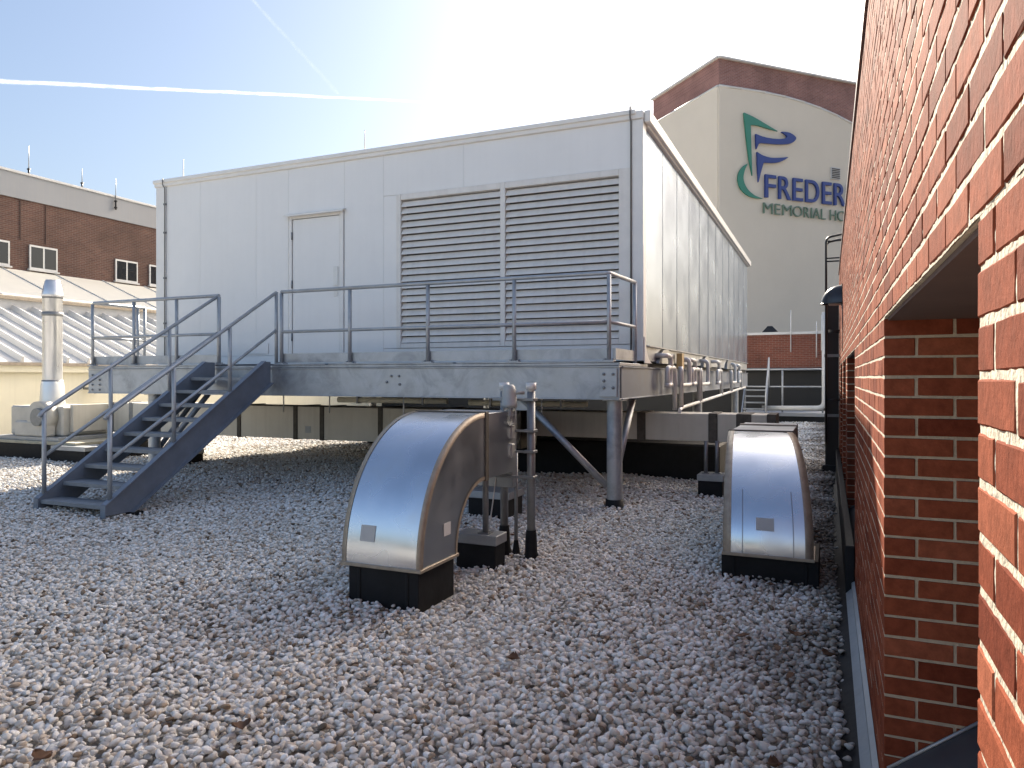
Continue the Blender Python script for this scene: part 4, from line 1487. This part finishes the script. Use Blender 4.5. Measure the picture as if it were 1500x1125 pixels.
order = sorted(range(len(bricks)), key=lambda i: -brick_px(bricks[i]))
big = set(order[:298])
cache = {}
sv, sf = [], []
for i, (x, y, z, lx, ly) in enumerate(bricks):
    px_, py_, pz_ = RNG.uniform(-.0007, .0004), RNG.uniform(-.001, .001), RNG.uniform(-.0012, .0012)
    rz, rx = RNG.uniform(-.003, .003), RNG.uniform(-.007, .007)
    if i in big:
        key = (round(lx, 3), round(ly, 3), int(RNG.integers(0, 6)), any(abs(y - ly / 2 - o_[1]) < .004 for o_ in OPEN))
        if key not in cache:
            v_, f_ = (ragged_mesh if lx == BD and not (z < LZ and any(abs(y - ly / 2 - o_[1]) < .004 for o_ in OPEN)) and not any(abs(y - BD / 2 - o_[1]) < .004 and x > W + BD for o_ in OPEN) else brick_mesh)(lx, ly, BH, 50 + len(cache))
            me = bpy.data.meshes.new('brick')
            me.from_pydata(v_, [], f_)
            bm = bmesh.new()
            bm.from_mesh(me)
            bmesh.ops.recalc_face_normals(bm, faces=bm.faces)
            bm.to_mesh(me)
            bm.free()
            me.materials.append(m_brick)
            cache[key] = me
        at(cache[key], 'brick', wall, (x + px_, y + py_, z + pz_), (rx, 0, rz))
    else:
        v_, f_ = brick_mesh(lx, ly, BH, 9000 + i)
        n0 = len(sv)
        sv += [(p[0] + x + px_ - rz * p[1] - .4, p[1] + y + py_ + rz * p[0] - 5, p[2] + z + pz_) for p in v_]
        sf += [tuple(k + n0 for k in f) for f in f_]
me = bpy.data.meshes.new('brickwork')
me.from_pydata(sv, [], sf)
bm = bmesh.new()
bm.from_mesh(me)
bmesh.ops.recalc_face_normals(bm, faces=bm.faces)
bm.to_mesh(me)
bm.free()
me.materials.append(m_brick)
o = link('brickwork', me, wall)
o['kind'] = 'stuff'

for a, b, zs_ in OPEN:
    bx('lintel_plate', m_soffit, wall, W + .012, .60, a - .0, b + .0, LZ - .012, LZ - .0012, 0)
    wf = bx('window', m_sill, wall, .50, .56, a + .002, b - .002, zs_ + .02, LZ - .013, 0)
    bx('pane', m_pane, wf, .494, .499, a + .09, b - .09, zs_ + .35, LZ - .09, 0)
    m = MB()
    m.prism([(-.03, -.06), (-.03, .0), (.005, .01), (.325, .255), (.325, -.06)], (W, a + .003, zs_ - .02), (1, 0, 0), zz, (0, b - a - .006, 0))
    m.build('sloped_sill', m_sill, wall, .003)
    tb('sill_bead', m_flash, wall, [(W + .01, b - .012, zs_ - .002), (W + .325, b - .012, zs_ + .242)], .006, 6)
bx('wall_coping', m_copmetal, wall, W - .014, .66, YN, YF + .01, ZW + .002, ZW + .05, .004)
# base flashing
m = MB()
m.prism([(.030, -.045), (.158, .055), (.1735, .075), (.1735, -.045)], (0, YN, 0), (1, 0, 0), zz, (0, YF - YN, 0))
m.build('base_membrane', m_rubber, wall)
m = MB()
m.prism([(.120, .022), (.158, .060), (.158, .100), (.172, .112), (.172, .118), (.152, .103), (.152, .064), (.116, .026)], (0, .3, 0), (1, 0, 0), zz, (0, 5.4, 0))
m.build('metal_flashing', m_flash, wall)
bx('base_upstand', m_rubber, wall, .115, .1738, 5.72, YF - .02, -.05, .36, .006)
# downspout and roof ladder at the far end
dn = thing('downspout', 'dark rectangular downspout at the far end of the brick wall', 'downspout', (.06, 13.2, 0))
bx('pipe', m_black, dn, -.045, .165, 13.3, 13.5, -.05, 2.78, .01)
for z in (.9, 1.9):
    bx('bracket', m_conduit, dn, -.06, .17, 13.28, 13.52, z, z + .05)
bx('outlet_shoe', m_black, dn, -.09, .16, 13.22, 13.5, -.05, .1, .01)
ladder = thing('roof_ladder', 'black iron roof ladder hooked over the brick wall top', 'ladder', (.0, 12.8, 0))
for y in (12.6, 13.05):
    tb('side_rail', m_black, ladder, fillet([(-.03, y, .5), (-.03, y, 3.78), (.22, y, 3.82)], .08), .018, 8)
    for z in (1.2, 2.3):
        tb('stand_off', m_black, ladder, [(-.03, y, z), (.17, y, z)], .012, 6)
for k in range(11):
    tb('rung', m_black, ladder, [(-.03, 12.6, .7 + k * .3), (-.03, 13.05, .7 + k * .3)], .012, 6)
for z in (3.72, 3.45, 3.40):
    tb('hoop', m_black, ladder, [(-.03, 12.6, z), (.20, 12.6, z)], .012, 6)
# dome wall lamp
wl = thing('wall_lamp', 'dark half-dome wall lamp on the brick wall by the ladder', 'lamp', (W, 10.7, 2.6))
vs, fs = [], []
nu, nv = 18, 8
for j in range(nv + 1):
    ph = j / nv * math.pi / 2
    for i in range(nu + 1):
        th = math.pi / 2 + i / nu * math.pi
        vs.append((W - .004 + .26 * math.cos(ph) * math.cos(th), 10.7 + .17 * math.cos(ph) * math.sin(th), 2.55 + .25 * math.sin(ph)))
for j in range(nv):
    for i in range(nu):
        a = j * (nu + 1) + i
        fs.append((a, a + 1, a + nu + 2, a + nu + 1))
MB().add(vs, fs, True).build('hood', m_lamphood, wl)
m = MB()
rim = [(W - .004 + .262 * math.cos(math.pi / 2 + i / nu * math.pi), 10.7 + .172 * math.sin(math.pi / 2 + i / nu * math.pi), 2.548) for i in range(nu + 1)]
m.tube(rim, .008, 6)
m.build('rim', m_lamphood, wl)
bx('lens', m_cast, wl, W - .17, W - .003, 10.6, 10.8, 2.535, 2.56, .01)
bx('back_plate', m_lamphood, wl, W - .012, W - .0015, 10.54, 10.86, 2.50, 2.80)
tb('wire', m_cable, wl, [(W - .005, 10.45, 2.52), (W - .005, 10.43, 1.9)], .005, 5)

# ------------------------------------------------------------------ dry leaves on the gravel
leafpos = [('brown curled leaf lying on the gravel at the far left', -7.1, 3.75), ('small brown leaf on the gravel below the staircase foot', -2.37, 2.47), ('large brown leaf on the gravel at the bottom edge', -1.23, 2.48), ('dark leaf on the gravel near the bottom right corner', -.19, 2.97), ('brown leaf on the gravel before the right duct curb', -.17, 4.66), ('rust leaf on the gravel at the bottom left', -2.84, 1.9), ('brown leaf on the gravel close beside the wall flashing', .0, 4.4), ('brown leaf midway between curb and bottom edge', -1.6, 3.7)]
for k, (lab, x, y) in enumerate(leafpos):
    rs = np.random.default_rng(k)
    L_, Wd = rs.uniform(.05, .085), rs.uniform(.025, .04)
    vs, fs = [], []
    ang = rs.uniform(0, 6.28)
    z = float(wave(np.array(x), np.array(y))) + .028
    for i in range(7):
        t = i / 6
        w = Wd * math.sin(math.pi * min(max(t, .04), .97)) * (1 + .25 * math.sin(t * 17))
        for j in (-1, 0, 1):
            a, b = (t - .5) * L_ * 1.2, j * w
            c = .02 * (t - .5) ** 2 * 4 + abs(j) * .012 + rs.uniform(-.002, .002)
            vs.append((x + a * math.cos(ang) - b * math.sin(ang), y + a * math.sin(ang) + b * math.cos(ang), z + c))
    for i in range(6):
        for j in range(2):
            q = i * 3 + j
            fs.append((q, q + 1, q + 4, q + 3))
    o = MB().add(vs, fs, True).build('dry_leaf', m_leaf)
    sol = o.modifiers.new('thick', 'SOLIDIFY')
    sol.thickness = .001
    tag(o, lab, 'leaf', 'dry leaves scattered on the gravel')
small = []
for k in range(16):
    rs = np.random.default_rng(300 + k)
    y = rs.uniform(3.0, 9.5)
    x = rs.uniform(-.5, .07) if k < 12 else rs.uniform(-4, -.8)
    L_, ang = rs.uniform(.03, .055), rs.uniform(0, 6.28)
    z = float(wave(np.array(x), np.array(y))) + .026
    ux, uy = math.cos(ang), math.sin(ang)
    tw = rs.uniform(-.4, .4)
    vs = [(x + ux * L_ * (t - .5) * 2 - uy * w * L_, y + uy * L_ * (t - .5) * 2 + ux * w * L_, z + .012 * abs(w) * 3 + tw * .02 * (t - .5) + .01 * (t - .5) ** 2 * 4) for t, w in ((0, 0), (.3, -.38), (.3, .34), (.65, -.33), (.65, .40), (1, 0), (.48, 0))]
    o = MB().add(vs, [(0, 1, 6), (0, 6, 2), (1, 3, 6), (2, 6, 4), (3, 5, 6), (4, 6, 5)], True).build('dry_leaf', m_leaf)
    sol = o.modifiers.new('thick', 'SOLIDIFY')
    sol.thickness = .001
    near = k < 12
    tag(o, 'tiny dry leaf scrap among the gravel along the brick wall' if near else 'tiny dry leaf scrap out on the open gravel', 'leaf', 'leaf scraps along the wall' if near else 'leaf scraps on the open gravel')
print('objects', len(bpy.data.objects))
